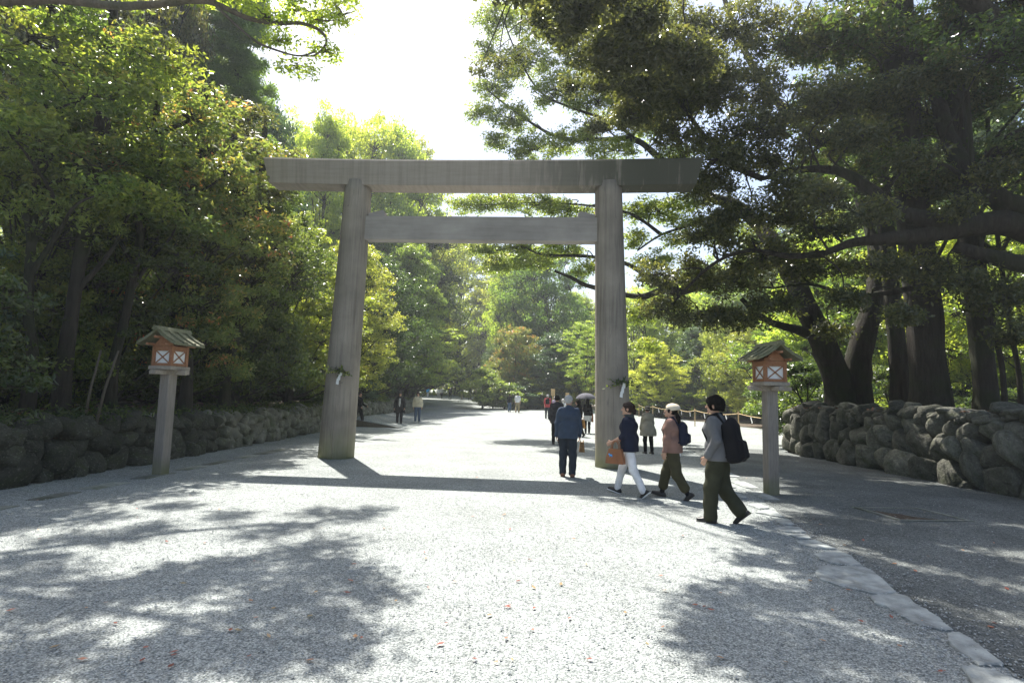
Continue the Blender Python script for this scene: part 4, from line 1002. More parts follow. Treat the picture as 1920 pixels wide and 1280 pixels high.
for (px, Y, r0, H, dx, lab) in [(112, 11.5, .17, 9, .1, 'dark stem rising through the foliage beside the yellow green tree'), (205, 12.6, .13, 8, .3, 'slender dark stem between the yellow green tree and the lantern'), (345, 14.5, .15, 8, -.3, 'dark stem just behind the roof of the sunlit lantern'), (420, 17, .16, 9, .5, 'dark stem halfway between lantern and gate pillar'), (50, 11, .12, 8, -.4, 'dark stem nearest the frame edge in the grove')]:
    column_tree(px, Y, r0, r0*.5, H, 4.5, lab, int(px), {112: 'leaf_gold', 205: 'leaf_red', 345: 'leaf_red', 420: 'leaf_oak'}.get(px, 'leaf_mid'), 'bark' if r0 > .1 else 'bark_light', lobes=r0 > .1, name='young_tree', bz=bank(Y), dx=dx, sp=1.15)
for (px, lab, dx) in [(160, 'thin pale leaning pole standing in the grove behind the low wall', .16), (183, 'second thin leaning pole, nearer the sunlit lantern', .26)]:
    q = P(px, 760, 10.9); q.z = .95; m = MB(); m.tube([(0, 0, -.1), (dx*.4, 0, .6), (dx, .05, 1.35)], [.028, .024, .018], 8); o = m.build('leaning_pole', M['bark_light']); o.location = q; tag(o, lab, 'pole')
# ---- overhanging tree beside the camera, its boughs above the path
t = Tree(51); A = []
tb = Vector((-11.2, 8.2, 1.0)); fk = Vector((-10.6, 8.6, 5.4))
A.append(t.limb([tb, Vector((-11.0, 8.4, 3.4)), fk, Vector((-9.8, 9.4, 8.5)), Vector((-8.8, 11, 12)), Vector((-7.6, 13.5, 14.5))], .34, .12, 12, True))
A.append(t.limb([fk, P(-120, -10, 9.2), P(0, 2, 9.3), P(110, 0, 9.3), P(220, 12, 9.3), P(300, 8, 9.3), P(356, 2, 9.3), P(400, 6, 9.4), P(463, 34, 9.5), P(520, 44, 9.6), P(564, 44, 9.7), P(600, 58, 9.8), P(612, 80, 9.9), P(590, 104, 9.9), P(555, 104, 9.8)], .10, .012, 9))
A.append(t.limb([P(400, 6, 9.4), P(440, 45, 9.3), P(480, 78, 9.2), P(520, 95, 9.2), P(560, 105, 9.2), P(590, 98, 9.2)], .03, .012, 7))
A.append(t.limb([Vector((-9.8, 9.4, 8.5)), Vector((-7.5, 10, 9.6)), Vector((-5, 9.6, 9.8)), Vector((-3.6, 9.0, 9.8))], .12, .03, 8))
A.append(t.limb([Vector((-8.8, 11, 12)), Vector((-6.6, 13.5, 12.6)), Vector((-5.4, 14.2, 12.8))], .10, .03, 8))
for (px, py, Y, rx, ry, de) in [(560, 20, 9.6, 50, 16, .6), (600, 40, 9.8, 40, 16, .6), (500, 30, 9.5, 40, 16, .6), (430, -10, 9.4, 50, 20, .8), (610, 95, 9.9, 30, 20, .5), (560, 125, 9.6, 40, 14, .35), (640, 30, 10, 40, 30, .35), (340, -30, 9.3, 60, 24, .8), (520, 75, 9.3, 26, 10, .5)]:
    plobe(t, px, py, Y, rx, ry, de, leaf=.085, rc=.26, per=34, anchor=P(px, py, Y))
SHL = [(330, 1225, 130, 40, 9.2), (430, 1180, 100, 26, 9.2), (250, 1262, 80, 24, 9), (480, 1130, 80, 18, 9.4), (560, 1110, 60, 14, 9.4), (600, 1160, 60, 16, 9.3), (480, 1230, 60, 30, 9), (80, 1215, 90, 22, 9.2), (90, 1150, 90, 14, 9.6), (220, 1120, 90, 12, 9.8), (340, 1100, 70, 10, 9.8), (690, 1105, 50, 10, 9.6), (640, 1210, 40, 14, 9.1), (20, 1240, 60, 16, 9), (320, 1080, 40, 6, 10), (420, 1060, 40, 5, 10)]
for q in SHL: shade(t, A, *q, dens=2.4, leaf=.14)
SHL2 = [(120, 1010, 90, 16, 12), (60, 1050, 70, 14, 12), (220, 1005, 70, 10, 12.2), (180, 965, 90, 8, 12.6), (330, 950, 90, 7, 12.8), (300, 985, 80, 6, 12.4), (430, 965, 60, 6, 12.8), (480, 1000, 50, 8, 12.2), (540, 985, 60, 6, 12.4), (600, 960, 60, 7, 12.6), (660, 970, 50, 6, 12.4), (700, 957, 36, 4, 12.6), (560, 1030, 34, 8, 12), (620, 1015, 40, 6, 12.1), (40, 985, 70, 10, 12.4), (640, 1065, 40, 8, 11.6), (90, 1075, 70, 10, 11.8)]
for q in SHL2: shade(t, A, *q, dens=1.5, leaf=.14)
build_tree(t, 'maple_tree', tb, 'maple whose pale branch with thin fresh leaves crosses the top corner of the sky', 'leaf_light', 'bark_light')

# ---- the far wood closing the view
def far_wood():
    t = Tree(61); rng = t.rng; V = []; F = []; A_ = []; n = 0
    prof = [(-400, 330), (0, 330), (500, 330), (560, 380), (830, 470), (880, 560), (1000, 590), (1050, 620), (1130, 640), (1180, 600), (1300, 560), (1400, 480), (1600, 420), (1900, 400), (2400, 400)]
    pxs = [p[0] for p in prof]; tys = [p[1] for p in prof]
    C = []; 
    for k in range(5200):
        px = rng.uniform(-350, 2300); Y = rng.uniform(100, 128)
        top = np.interp(px, pxs, tys) + 26*math.sin(px*.045) + 18*math.sin(px*.11+1) + rng.uniform(-6, 10)
        q = P(px, 740, Y); zt = P(px, top, Y).z
        zz = gzf(q.x, Y) + (zt - gzf(q.x, Y))*rng.rand()**.85
        C.append((q.x, Y - (1-zz/zt)*6, zz))
    v, f, a = leafset(np.array(C), rng.uniform(1.4, 2.6, len(C)), 34, .75, rng, .55, .6)
    o = mobj('far_wood', np_mesh('far_wood', v, f, M['leaf_mid'], attr=a)); tag(o, 'hazy green wood closing the view behind every other tree', 'wood', kind='stuff')
far_wood()

def ferns():
    rng = np.random.RandomState(44); C = []
    for k in range(1500):
        y = rng.uniform(6, 45); C.append((-7.85 - abs(rng.randn())*.8, y, .98 + .1*rng.rand() + gzf(-8, y)))
    C = np.array(C); v, f, a = leafset(C, rng.uniform(.12, .40, len(C)), 18, .11, rng, .7, .3)
    o = mobj('ground_cover', np_mesh('ground_cover', v, f, M['leaf_dark'], attr=a)); tag(o, 'dark ferns and seedlings along the top of the low boulder wall', 'undergrowth', kind='stuff')
    C = np.array([(9.75 + abs(rng.randn())*1.2, rng.uniform(8, 19.4), 1.5 + .05*rng.rand()) for k in range(160)])
    v, f, a = leafset(C, rng.uniform(.06, .18, len(C)), 9, .08, rng, .5, .4)
    o = mobj('ground_cover', np_mesh('ground_cover', v, f, M['leaf_mid'], attr=a))
    C = np.array([(9.6 + abs(rng.randn())*1.6, rng.uniform(8, 19.4), 1.54 + .06*rng.rand()) for k in range(260)] + [(-8.3 - abs(rng.randn())*2.0, rng.uniform(7, 40), 1.0 + .12*rng.rand()) for k in range(500)])
    v, f, a = leafset(C, rng.uniform(.06, .25, len(C)), 8, .075, rng, .15, .6, up=2.0)
    q = mobj('leaf_litter', np_mesh('leaf_litter', v, f, M['litter'], attr=a)); tag(q, 'rust brown leaf litter lying along the tops of both boulder walls', 'leaves', kind='stuff'); tag(o, 'sparse seedlings on the tall boulder terrace', 'undergrowth', kind='stuff')
ferns()
print('t trees', round(time.time()-T0, 1))

def haze():
    m = bpy.data.materials.new('haze_air'); m.use_nodes = True; nt = m.node_tree; nt.nodes.clear()
    out = nt.nodes.new('ShaderNodeOutputMaterial'); v = nt.nodes.new('ShaderNodeVolumePrincipled')
    v.inputs['Color'].default_value = (.86, .93, .97, 1); v.inputs['Density'].default_value = .0009; v.inputs['Anisotropy'].default_value = .35
    nt.links.new(v.outputs[0], out.inputs['Volume'])
    b = MB(); b.box((0, 180, 22), (640, 500, 47)); o = b.build('haze', m); tag(o, 'thin bright air over the whole grove', 'haze', kind='stuff')
if HAZE: haze()

# ------------------------------------------------------------------ people: signed distance bodies, one continuous skin each
def surfnet(Fd, org, h):
    """naive surface nets: field (nx,ny,nz) -> vertices, quads"""
    S = Fd < 0; nx, ny, nz = Fd.shape
    acc = np.zeros((nx-1, ny-1, nz-1, 3)); cnt = np.zeros((nx-1, ny-1, nz-1))
    gx, gy, gw = np.meshgrid(np.arange(nx), np.arange(ny), np.arange(nz), indexing='ij')
    quads = []
    base = np.stack([gx, gy, gw], -1)
    E_ = []
    for ax in range(3):
        sl0 = [slice(None)]*3; sl1 = [slice(None)]*3; sl0[ax] = slice(0, -1); sl1[ax] = slice(1, None)
        a = Fd[tuple(sl0)]; b = Fd[tuple(sl1)]; cr = (a < 0) != (b < 0); I = np.argwhere(cr)
        if not len(I): continue
        va = a[cr]; vb = b[cr]; t = va/(va-vb); p = I.astype(float); p[:, ax] += t
        o1, o2 = [(1, 2), (2, 0), (0, 1)][ax]
        ids = []
        ok = (I[:, o1] > 0) & (I[:, o2] > 0) & (I[:, o1] < Fd.shape[o1]-1) & (I[:, o2] < Fd.shape[o2]-1)
        for d1, d2 in ((-1, -1), (0, -1), (0, 0), (-1, 0)):
            J = I.copy(); J[:, o1] += d1; J[:, o2] += d2; J = np.where(ok[:, None], J, 0)
            w = ok.astype(float)
            np.add.at(acc, (J[:, 0], J[:, 1], J[:, 2]), p*w[:, None]); np.add.at(cnt, (J[:, 0], J[:, 1], J[:, 2]), w)
            ids.append(J)
        flip = va < 0
        E_.append((ids, ok, flip))
    act = cnt > 0; idx = -np.ones(cnt.shape, int); idx[act] = np.arange(act.sum())
    V = acc[act]/cnt[act][:, None]*h + org
    for ids, ok, flip in E_:
        q = np.stack([idx[J[:, 0], J[:, 1], J[:, 2]] for J in ids], 1)
        q = np.where(flip[:, None], q, q[:, ::-1])[ok]; quads.append(q)
    return V, np.concatenate(quads)
class SDF:
    def __init__(s, h): s.ops = []; s.h = h
    def cap(s, a, b, ra, rb, k=.03, sub=False): s.ops.append(('c', np.array(a, float), np.array(b, float), ra, rb, k, sub)); return s
    def chain(s, pts, rads, k=.03):
        for i in range(len(pts)-1): s.cap(pts[i], pts[i+1], rads[i], rads[i+1], k)
        return s
    def ell(s, c, r, M_=None, k=.02, sub=False): s.ops.append(('e', np.array(c, float), np.array(r, float), None if M_ is None else np.array(M_), 0, k, sub)); return s
    def box(s, c, hs, rr, M_=None, k=.015, sub=False): s.ops.append(('b', np.array(c, float), np.array(hs, float), None if M_ is None else np.array(M_), rr, k, sub)); return s
    def mesh(s, name, mat, fold=0.0, ff=28, cut=None, rsd=0):
        h = s.h; lo = np.full(3, 1e9); hi = -lo
        for o in s.ops:
            if o[-1]: continue
            if o[0] == 'c': r = max(o[3], o[4]); lo = np.minimum(lo, np.minimum(o[1], o[2])-r); hi = np.maximum(hi, np.maximum(o[1], o[2])+r)
            else: r = np.linalg.norm(o[2]) if o[0] == 'b' else max(o[2]); lo = np.minimum(lo, o[1]-r); hi = np.maximum(hi, o[1]+r)
        lo -= 3*h; hi += 3*h; n = np.ceil((hi-lo)/h).astype(int)+1
        Fd = np.full(n, .25)
        ax = [lo[i] + np.arange(n[i])*h for i in range(3)]
        for o in s.ops:
            k = o[5]; m = k + 4*h
            if o[0] == 'c': r = max(o[3], o[4]); a = np.minimum(o[1], o[2])-r-m; b = np.maximum(o[1], o[2])+r+m
            else: r = (np.linalg.norm(o[2]) if o[0] == 'b' else max(o[2])) + m; a = o[1]-r; b = o[1]+r
            i0 = np.clip(((a-lo)/h).astype(int), 0, n); i1 = np.clip(np.ceil((b-lo)/h).astype(int)+1, 0, n)
            if (i1 <= i0).any(): continue
            sl = tuple(slice(i0[i], i1[i]) for i in range(3))
            X = ax[0][sl[0]][:, None, None]; Y = ax[1][sl[1]][None, :, None]; Z = ax[2][sl[2]][None, None, :]
            if o[0] == 'c':
                A, B = o[1], o[2]; ba = B-A; q = (ba@ba)+1e-9
                t = np.clip(((X-A[0])*ba[0] + (Y-A[1])*ba[1] + (Z-A[2])*ba[2])/q, 0, 1)
                d = np.sqrt((X-A[0]-ba[0]*t)**2 + (Y-A[1]-ba[1]*t)**2 + (Z-A[2]-ba[2]*t)**2) - (o[3] + (o[4]-o[3])*t)
            else:
                x, y, z = X-o[1][0], Y-o[1][1], Z-o[1][2]
                if o[3] is not None:
                    R_ = o[3]; x, y, z = (R_[0, 0]*x+R_[1, 0]*y+R_[2, 0]*z, R_[0, 1]*x+R_[1, 1]*y+R_[2, 1]*z, R_[0, 2]*x+R_[1, 2]*y+R_[2, 2]*z)
                if o[0] == 'e':
                    r3 = o[2]; k0 = np.sqrt((x/r3[0])**2+(y/r3[1])**2+(z/r3[2])**2); k1 = np.sqrt((x/r3[0]**2)**2+(y/r3[1]**2)**2+(z/r3[2]**2)**2)+1e-9
                    d = k0*(k0-1)/k1
                else:
                    hs = o[2]; rr = o[4]; qx, qy, qz = np.abs(x)-hs[0]+rr, np.abs(y)-hs[1]+rr, np.abs(z)-hs[2]+rr
                    d = np.sqrt(np.maximum(qx, 0)**2+np.maximum(qy, 0)**2+np.maximum(qz, 0)**2) + np.minimum(np.maximum(np.maximum(qx, qy), qz), 0) - rr
            f = Fd[sl]
            if o[6]: Fd[sl] = np.maximum(f, -d)
            else:
                hh = np.clip(.5 + .5*(f-d)/k, 0, 1); Fd[sl] = f*(1-hh) + d*hh - k*hh*(1-hh)
        X, Y, Z = np.meshgrid(*ax, indexing='ij')
        if fold:
            p = rsd*1.7
            Fd += fold*(np.sin(ff*(Z+.35*X)+3*np.sin(9*X+p)+2*np.sin(7*Y+p))*.5 + np.sin(ff*.55*(X-Y)+2.5*np.sin(6*Z+p))*.5)
        if cut is not None:
            for (pt, nm) in cut:
                Fd = np.maximum(Fd, (X-pt[0])*nm[0]+(Y-pt[1])*nm[1]+(Z-pt[2])*nm[2])
        V, Q = surfnet(Fd, lo, h)
        return np_mesh(name, V, Q, mat, smooth=True)
def fabric(name, col, rough=.85):
    if name in M: return M[name]
    M[name] = simple(name, col, rough, .15, .18, 7, .004, 60); return M[name]
SKIN = simple('skin', (.50, .30, .21), .55, .35, .06); M['skin'] = SKIN
HAIRB = simple('black_hair', (.009, .008, .007), .85, .06, .3, 30, .008, 70); HAIRG = simple('grey_hair', (.45, .44, .42), .6, .3, .2, 30, .004, 90)
HAIRBR = simple('brown_hair', (.022, .012, .009), .7, .2, .3, 30, .004, 90)
EYE = simple('eye_dark', (.02, .015, .012), .3, .5)
def dirv(fwd, out, s):
    """unit vector hanging down, swung forward by fwd and outward by out degrees"""
    f, o = R(fwd), R(out); return Vector((s*math.sin(o)*math.cos(f), math.sin(f)*math.cos(o), -math.cos(f)*math.cos(o)))
def person(loc, heading, H, label, top=None, bottom=None, shoes=None, hair=None, vox=.011, group=None,
           legs=((20, 10), (-12, -32)), arms=((5, 12, 8), (-8, 6, 8)), lean=2, head=(0, 0), top_len=.0, sleeve=1.0, coat=0, skirt=None, loose=.0, toploose=.0,
           hat=None, pants_len=1.0, socks=None, scarf=None, hair_style='short', girth=1.0, collar=None, undershirt=None, lapel=None, female=False):
    k = H/1.70; rz = math.atan2(-heading[0], heading[1])
    J = {}
    hz = .90
    for i, s in enumerate((-1, 1)):              # left, right
        th, sh_ = legs[i]; hp = Vector((s*.088, 0, hz)); kn = hp + Vector((s*.012, math.sin(R(th))*.42, -math.cos(R(th))*.42)); an = kn + Vector((0, math.sin(R(sh_))*.40, -math.cos(R(sh_))*.40))
        fp = -R(42) if sh_ < -25 else (R(14) if sh_ > 6 else 0.0)
        J[s] = [hp, kn, an, fp]
    low = min(J[s][2].z - (.10 if J[s][3] < 0 else .075) for s in (-1, 1))
    for s in (-1, 1):
        for q in J[s][:3]: q.z -= low
    z0 = -low; hip = Vector((0, 0, hz + z0)); ln = R(lean)
    def tor(x, y, z):                              # torso space above the hip
        return Vector((x, y*math.cos(ln) + z*math.sin(ln), z*math.cos(ln) - y*math.sin(ln))) + hip
    sw = .150 if female else .170
    AR = {}
    for i, s in enumerate((-1, 1)):
        ua, fa, out = arms[i][:3]; inn = arms[i][3] if len(arms[i]) > 3 else out*.3
        a = tor(s*sw, -.005, .472); b = a + dirv(ua, out, s)*.275; c = b + dirv(fa, inn, s)*.245; AR[s] = [a, b, c, dirv(fa, inn, s)]
    hy, hp_ = R(head[0]), R(head[1]); HM = Matrix.Rotation(hy, 3, 'Z') @ Matrix.Rotation(hp_, 3, 'X')
    nb = tor(0, -.01, .545); hc = nb + Vector((0, .025, .135))
    def hd(x, y, z): return hc + HM @ Vector((x, y, z))
    g = girth
    B = SDF(vox/k)
    # torso and legs
    B.cap(tor(-.06*g, 0, .03), tor(.06*g, 0, .03), .10*g, .10*g, .05); B.cap(tor(-.045*g, 0, .18), tor(.045*g, 0, .18), .09*g, .09*g, .06)
    B.cap(tor(-.075*g, 0, .36), tor(.075*g, 0, .36), .10*g, .10*g, .06); 
    for s in (-1, 1): B.cap(nb + Vector((0, -.01, -.05)), tor(s*(sw-.025), -.005, .475), .055, .05, .05)
    for s in (-1, 1):
        hp, kn, an, fp = J[s]
        B.chain([hp, kn, an], [.078, .052, .036], .03)
        FM = Matrix.Rotation(fp, 3, 'X'); B.cap(an + FM @ Vector((0, -.03, -.045)), an + FM @ Vector((0, .12, -.052)), .03, .022, .02)
        a, b, c, d = AR[s]; B.chain([a, b, c], [.047, .036, .026], .02)
        # hand: palm, four unequal fingers bent, thumb off the side of the palm
        sd = Vector((0, 1, 0)) - d*d.y; sd = sd.normalized() if sd.length > .2 else Vector((0, 0, 1)); nn = d.cross(sd)*s
        B.cap(c + d*.02 + sd*.018, c + d*.075 + sd*.022, .014, .013, .012); B.cap(c + d*.02 - sd*.014, c + d*.07 - sd*.020, .014, .013, .012); B.cap(c + d*.01, c + d*.07, .018, .016, .012)
        for q, (o_, L_) in enumerate(((.028, .068), (.010, .077), (-.009, .072), (-.026, .056))):
            f0 = c + d*.078 + sd*o_; f1 = f0 + (d*.92 - nn*.38).normalized()*L_*.55; f2 = f1 + (d*.55 - nn*.83).normalized()*L_*.5
            B.chain([f0, f1, f2], [.0092, .0085, .0075], .004)
        B.chain([c + d*.025 + sd*.026, c + d*.055 + sd*.052 - nn*.01, c + d*.085 + sd*.055 - nn*.025], [.012, .010, .008], .006)
    B.cap(nb + Vector((0, 0, -.05)), nb + Vector((0, .012, .07)), .052*g**.5, .049, .02)
    # head with face
    B.ell(hd(0, -.012, .025), (.076, .096, .092), HM, .02); B.ell(hd(0, .018, -.045), (.056, .070, .068), HM, .03)
    B.cap(hd(0, .088, .015), hd(0, .108, -.022), .010, .014, .008); B.ell(hd(0, .083, -.052), (.024, .012, .009), HM, .006); B.ell(hd(0, .078, -.092), (.022, .018, .016), HM, .012)
    B.cap(hd(-.035, .078, .035), hd(.035, .078, .035), .009, .009, .012)
    for s in (-1, 1): B.ell(hd(s*.078, -.005, -.008), (.010, .020, .032), HM, .006)
    SC = Matrix.Scale(k, 4)
    def place(me):
        me.transform(SC); return me
    root = mobj('person', place(B.mesh('person', SKIN))); root.location = loc; root.rotation_euler = (0, 0, rz)
    tag(root, label, 'person', group)
    def kid(name, me, kk=True): return mobj(name, place(me) if kk else me, root)
    e = SDF(.004/k)
    for s in (-1, 1): e.ell(hd(s*.031, .083, .012), (.0125, .009, .0075), HM, .001)
    if vox < .016: kid('eyes', e.mesh('eyes', EYE))
    # trousers
    Lo = .018 + loose; v2 = vox/k
    seed = sum(map(ord, label)) % 97
    if bottom:
        Tn = SDF(v2); Tn.cap(tor(-.058*g, 0, .03), tor(.058*g, 0, .03), .112*g+loose*.3, .112*g+loose*.3, .05); Tn.cap(tor(-.05*g, 0, .12), tor(.05*g, 0, .12), .10*g, .10*g, .05)
        for s in (-1, 1):
            hp, kn, an, fp = J[s]; en = kn.lerp(an, pants_len*.97)
            Tn.chain([hp, kn, en], [.082+Lo, .054+Lo*1.1, .036 + Lo*1.25 + (1-pants_len)*.012], .03)
        kid('trousers', Tn.mesh('trousers', bottom, .006 + loose*.14, 30, rsd=seed))
    if skirt:
        K = SDF(v2); K.cap(tor(-.06, 0, .10), tor(.06, 0, .10), .10, .10, .05); K.cap(tor(-.085, 0, -.22), tor(.085, .0, -.22), .125, .125, .06); K.cap(tor(-.07, 0, -.05), tor(.07, 0, -.05), .125, .125, .08)
        kid('skirt', K.mesh('skirt', skirt, .003, 20, cut=[(tor(0, 0, -.30), (0, 0, -1))]))
    for s in (-1, 1):
        hp, kn, an, fp = J[s]; FM = Matrix.Rotation(fp, 3, 'X')
        if socks: K = SDF(v2); K.cap(kn.lerp(an, .7), an, .046, .043); kid('sock', K.mesh('sock', socks))
        if shoes:
            K = SDF(v2)
            K.cap(an + FM @ Vector((0, -.035, -.03)), an + FM @ Vector((0, .02, -.03)), .046, .04, .02); K.box(an + FM @ Vector((0, .045, -.05)), (.045, .135, .026), .022, FM, .02); K.cap(an + FM @ Vector((0, .03, -.025)), an + FM @ Vector((0, .12, -.045)), .036, .028, .02)
            sho = kid('shoe', K.mesh('shoe', shoes))
            if vox < .016: K = SDF(v2); K.box(an + FM @ Vector((0, .045, -.070)), (.048, .140, .010), .008, FM, .002); mobj('sole', place(K.mesh('sole', M['paper'] if collar == 'whitesole' else EYE)), sho)
    # top
    tl = .022 + toploose
    if top:
        K = SDF(v2); hem = -.02 - top_len
        K.cap(tor(-.07*g, 0, .36), tor(.07*g, 0, .36), .105*g+tl, .105*g+tl, .06); K.cap(tor(-.05*g, 0, .17), tor(.05*g, 0, .17), .10*g+tl, .10*g+tl, .06)
        
        for s in (-1, 1): K.cap(nb + Vector((0, -.01, -.045)), tor(s*(sw-.025), -.005, .472), .062+tl*.3, .052+tl*.5, .05)
        zz = .12
        while zz > hem - .05:
            q = .104*g + tl + coat*(.12-zz)*.22; K.cap(tor(-.058*g, 0, zz), tor(.058*g, 0, zz), q, q, .05); zz -= .09
        for s in (-1, 1):
            a, b, c, d = AR[s]
            if sleeve > .55: e_ = b.lerp(c, min(1, (sleeve-.5)*2)); K.chain([a, b, e_], [.052+tl*.5, .042+tl*.55, .030+tl*.5+.004], .02)
            else: K.chain([a, a.lerp(b, sleeve*2)], [.054+tl*.5, .048+tl*.6], .02)
        K.cap(nb + Vector((0, -.01, -.03)), nb + Vector((0, -.004, .0)), .066, .062, .02)
        c_ = tor(0, 0, hem); kid('shirt' if coat == 0 else 'coat', K.mesh('shirt', top, .007 + toploose*.12, 26, cut=[(c_, (0, 0, -1))], rsd=seed))
    if lapel:
        K = SDF(v2); K.cap(tor(0, .085*g+tl, .05), tor(0, .095*g+tl, .42), .055, .05, .02); kid('shirt_front', K.mesh('front', lapel, .002))
    if undershirt:
        K = SDF(v2); zz = -.06 - top_len; K.cap(tor(-.058*g, 0, zz), tor(.058*g, 0, zz), .118*g, .118*g, .03); kid('shirt_tail', K.mesh('tail', undershirt, .002, cut=[(tor(0, 0, zz-.025), (0, 0, -1))]))
    if scarf:
        K = SDF(v2)
        for i in range(10):
            a = i*.628; K.cap(nb + Vector((math.cos(a)*.065, math.sin(a)*.06, .0)), nb + Vector((math.cos(a+.63)*.065, math.sin(a+.63)*.06, .01)), .032, .032, .02)
        kid('scarf', K.mesh('scarf', scarf, .004, 50))
    # hair
    if hair and hair_style != 'none':
        K = SDF(v2*.8); q = dict(short=.016, bob=.024, full=.032, thin=.008, long=.020, tail=.014, bun=.016)[hair_style]
        K.ell(hd(0, -.018, .032), (.078+q, .098+q, .095+q), HM, .01)
        if hair_style in ('bob', 'full', 'long'): K.ell(hd(0, -.045, -.03), (.078+q*.7, .07+q*.6, .085), HM, .03)
        K.box(hd(0, .115, -.07), (.075, .075, .115), .03, HM, sub=True)
        if hair_style in ('short', 'thin', 'bun', 'tail', 'full'):
            K.box(hd(0, .02, -.125), (.2, .2, .06 if hair_style == 'full' else .072), .02, HM, sub=True)
            for s in (-1, 1): K.ell(hd(s*.09, .005, -.015), (.02, .03, .034), HM, sub=True)
        if hair_style == 'thin': K.box(hd(0, .03, .09), (.05, .07, .05), .03, HM, sub=True)
        if hair_style == 'long': K.chain([hd(0, -.075, .0), hd(0, -.085, -.14), tor(0, -.135, .36)], [.07, .065, .045], .03)
        if hair_style == 'tail': K.chain([hd(0, -.105, -.03), hd(0, -.14, -.09), tor(.01, -.16, .42), tor(.02, -.17, .34)], [.028, .036, .034, .014], .02)
        if hair_style == 'bun': K.ell(hd(0, -.12, -.04), (.045, .04, .05), HM, .02)
        kid('hair', K.mesh('hair', hair, .006, 75, rsd=seed))
    if hat:
        m_, st = hat; K = SDF(v2*.8)
        if st == 'beanie':
            K.ell(hd(0, -.03, .055), (.105, .125, .095), HM, .02); K.ell(hd(0, -.09, .06), (.088, .075, .078), HM, .03); kid('beanie', K.mesh('beanie', m_, .003, 60, cut=[(hd(0, 0, .012), tuple(HM @ Vector((0, -.25, -1)))) ]))
        elif st == 'bucket':
            K.ell(hd(0, -.012, .065), (.096, .112, .082), HM, .02); kid('hat', K.mesh('hat', m_, .003, 60, cut=[(hd(0, 0, .03), tuple(HM @ Vector((0, 0, -1))))]))
            mb_ = MB(); n = 24
            V = [tuple(hd(math.cos(a)*rx, math.sin(a)*ry-.01, z)*k) for rx, ry, z in ((.09, .105, .045), (.135, .15, .012), (.133, .148, .006), (.088, .103, .036)) for a in [2*math.pi*i/n for i in range(n)]]
            F = [(r_*n+i, r_*n+(i+1) % n, ((r_+1) % 4)*n+(i+1) % n, ((r_+1) % 4)*n+i) for r_ in range(4) for i in range(n)]
            mb_.add(V, F, True); mb_.build('hat_brim', m_, root)
        else:
            K.ell(hd(0, -.008, .058), (.090, .108, .075), HM, .02); K.ell(hd(0, .11, .035), (.06, .06, .012), HM, .02); kid('cap', K.mesh('cap', m_, 0, cut=[(hd(0, 0, .02), tuple(HM @ Vector((0, 0, -1))))]))
    Mw = Matrix.Translation(loc) @ Matrix.Rotation(rz, 4, 'Z') @ SC
    return dict(root=root, M=Mw, tor=tor, AR=AR, k=k, loc=Vector(loc), rz=rz, hd=hd, nb=nb)
def carry(p, name, label, cat, mesh_or_list, group=None, off=(0, 0, 0)):
    """a carried thing: its own top-level object in the bearer's frame"""
    root = empty(name, p['loc'], p['rz'], label=label, cat=cat, group=group)
    for nm, me in mesh_or_list:
        me.transform(Matrix.Scale(p['k'], 4)); mobj(nm, me, root)
    return root
def backpack(p, label, mat, w=.15, d=.075, h=.21, zc=.30, vox=.012, slump=0.0, sw=None):
    tor = p['tor']; K = SDF(vox)
    Mt = Matrix.Rotation(R(-2+slump), 3, 'X'); K.box(tor(0, -.165-d*.5, zc), (w, d, h), .06, Mt, .03); K.box(tor(0, -.19-d*1.4, zc-h*.35), (w*.8, d*.45, h*.45), .035, Mt, .02); K.ell(tor(0, -.17-d*.4, zc+h*.75), (w*.85, d*.85, h*.5), Mt, .04)
    S = SDF(vox*.8)
    for s in (-1, 1):
        S.chain([tor(s*.085, -.15, zc+h*.8), tor(s*.10, -.05, .575), tor(s*.105, .06, .54), tor(s*.12, .145, .36), tor(s*.15, .08, .20), tor(s*.13, -.14, zc-h*.7)], [.018]*6, .006)
    S.chain([tor(-.02, -.18, zc+h), tor(0, -.19, zc+h+.06), tor(.02, -.18, zc+h)], [.008]*3, .004)
    return carry(p, 'backpack', label, 'backpack', [('bag', K.mesh('bag', mat, .004, 26)), ('straps', S.mesh('straps', mat))])
WALK_L = ((22, 10), (-13, -36)); WALK_R = ((-13, -36), (22, 10)); STAND = ((3, -2), (-3, -5))
navy = fabric('navy_knit', (.012, .016, .035)); black = fabric('black_cloth', (.010, .010, .012)); olive = fabric('olive_cotton', (.042, .043, .026)); olive2 = fabric('olive_brown_cotton', (.052, .048, .026))
greysh = fabric('grey_shirt', (.13, .13, .135)); bluesh = fabric('denim_blue_shirt', (.045, .065, .10)); indigo = fabric('indigo_jeans', (.022, .030, .042)); white = fabric('white_cotton', (.74, .74, .76)); mauve = fabric('mauve_brown_jacket', (.22, .13, .105))
beige = fabric('beige_coat', (.33, .30, .23)); cream = fabric('cream_knit', (.62, .54, .42)); darkgrey = fabric('charcoal_jacket', (.035, .035, .042)); red = fabric('red_check_shirt', (.42, .06, .07)); khaki = fabric('khaki_chino', (.26, .22, .13)); lilac = fabric('lilac_blouse', (.45, .42, .55))
tan = simple('tan_leather', (.25, .095, .035), .5, .4, .15, 6); brownsh = simple('brown_leather', (.16, .065, .03), .5, .4, .2, 9); blackle = simple('black_leather', (.014, .013, .013), .4, .45, .2, 9); greyl = fabric('light_grey_cloth', (.50, .50, .50)); teal = simple('bright_blue_charm', (.03, .35, .75), .4, .4); bluej = fabric('blue_jeans', (.06, .10, .17)); redb = simple('red_nylon', (.55, .04, .03), .5, .3); scarfg = fabric('grey_green_scarf', (.05, .06, .06)); creamw = fabric('cream_sweater', (.55, .50, .38))
GP = 'visitors walking along the gravel approach'
def at(px, py): return G(px, py)
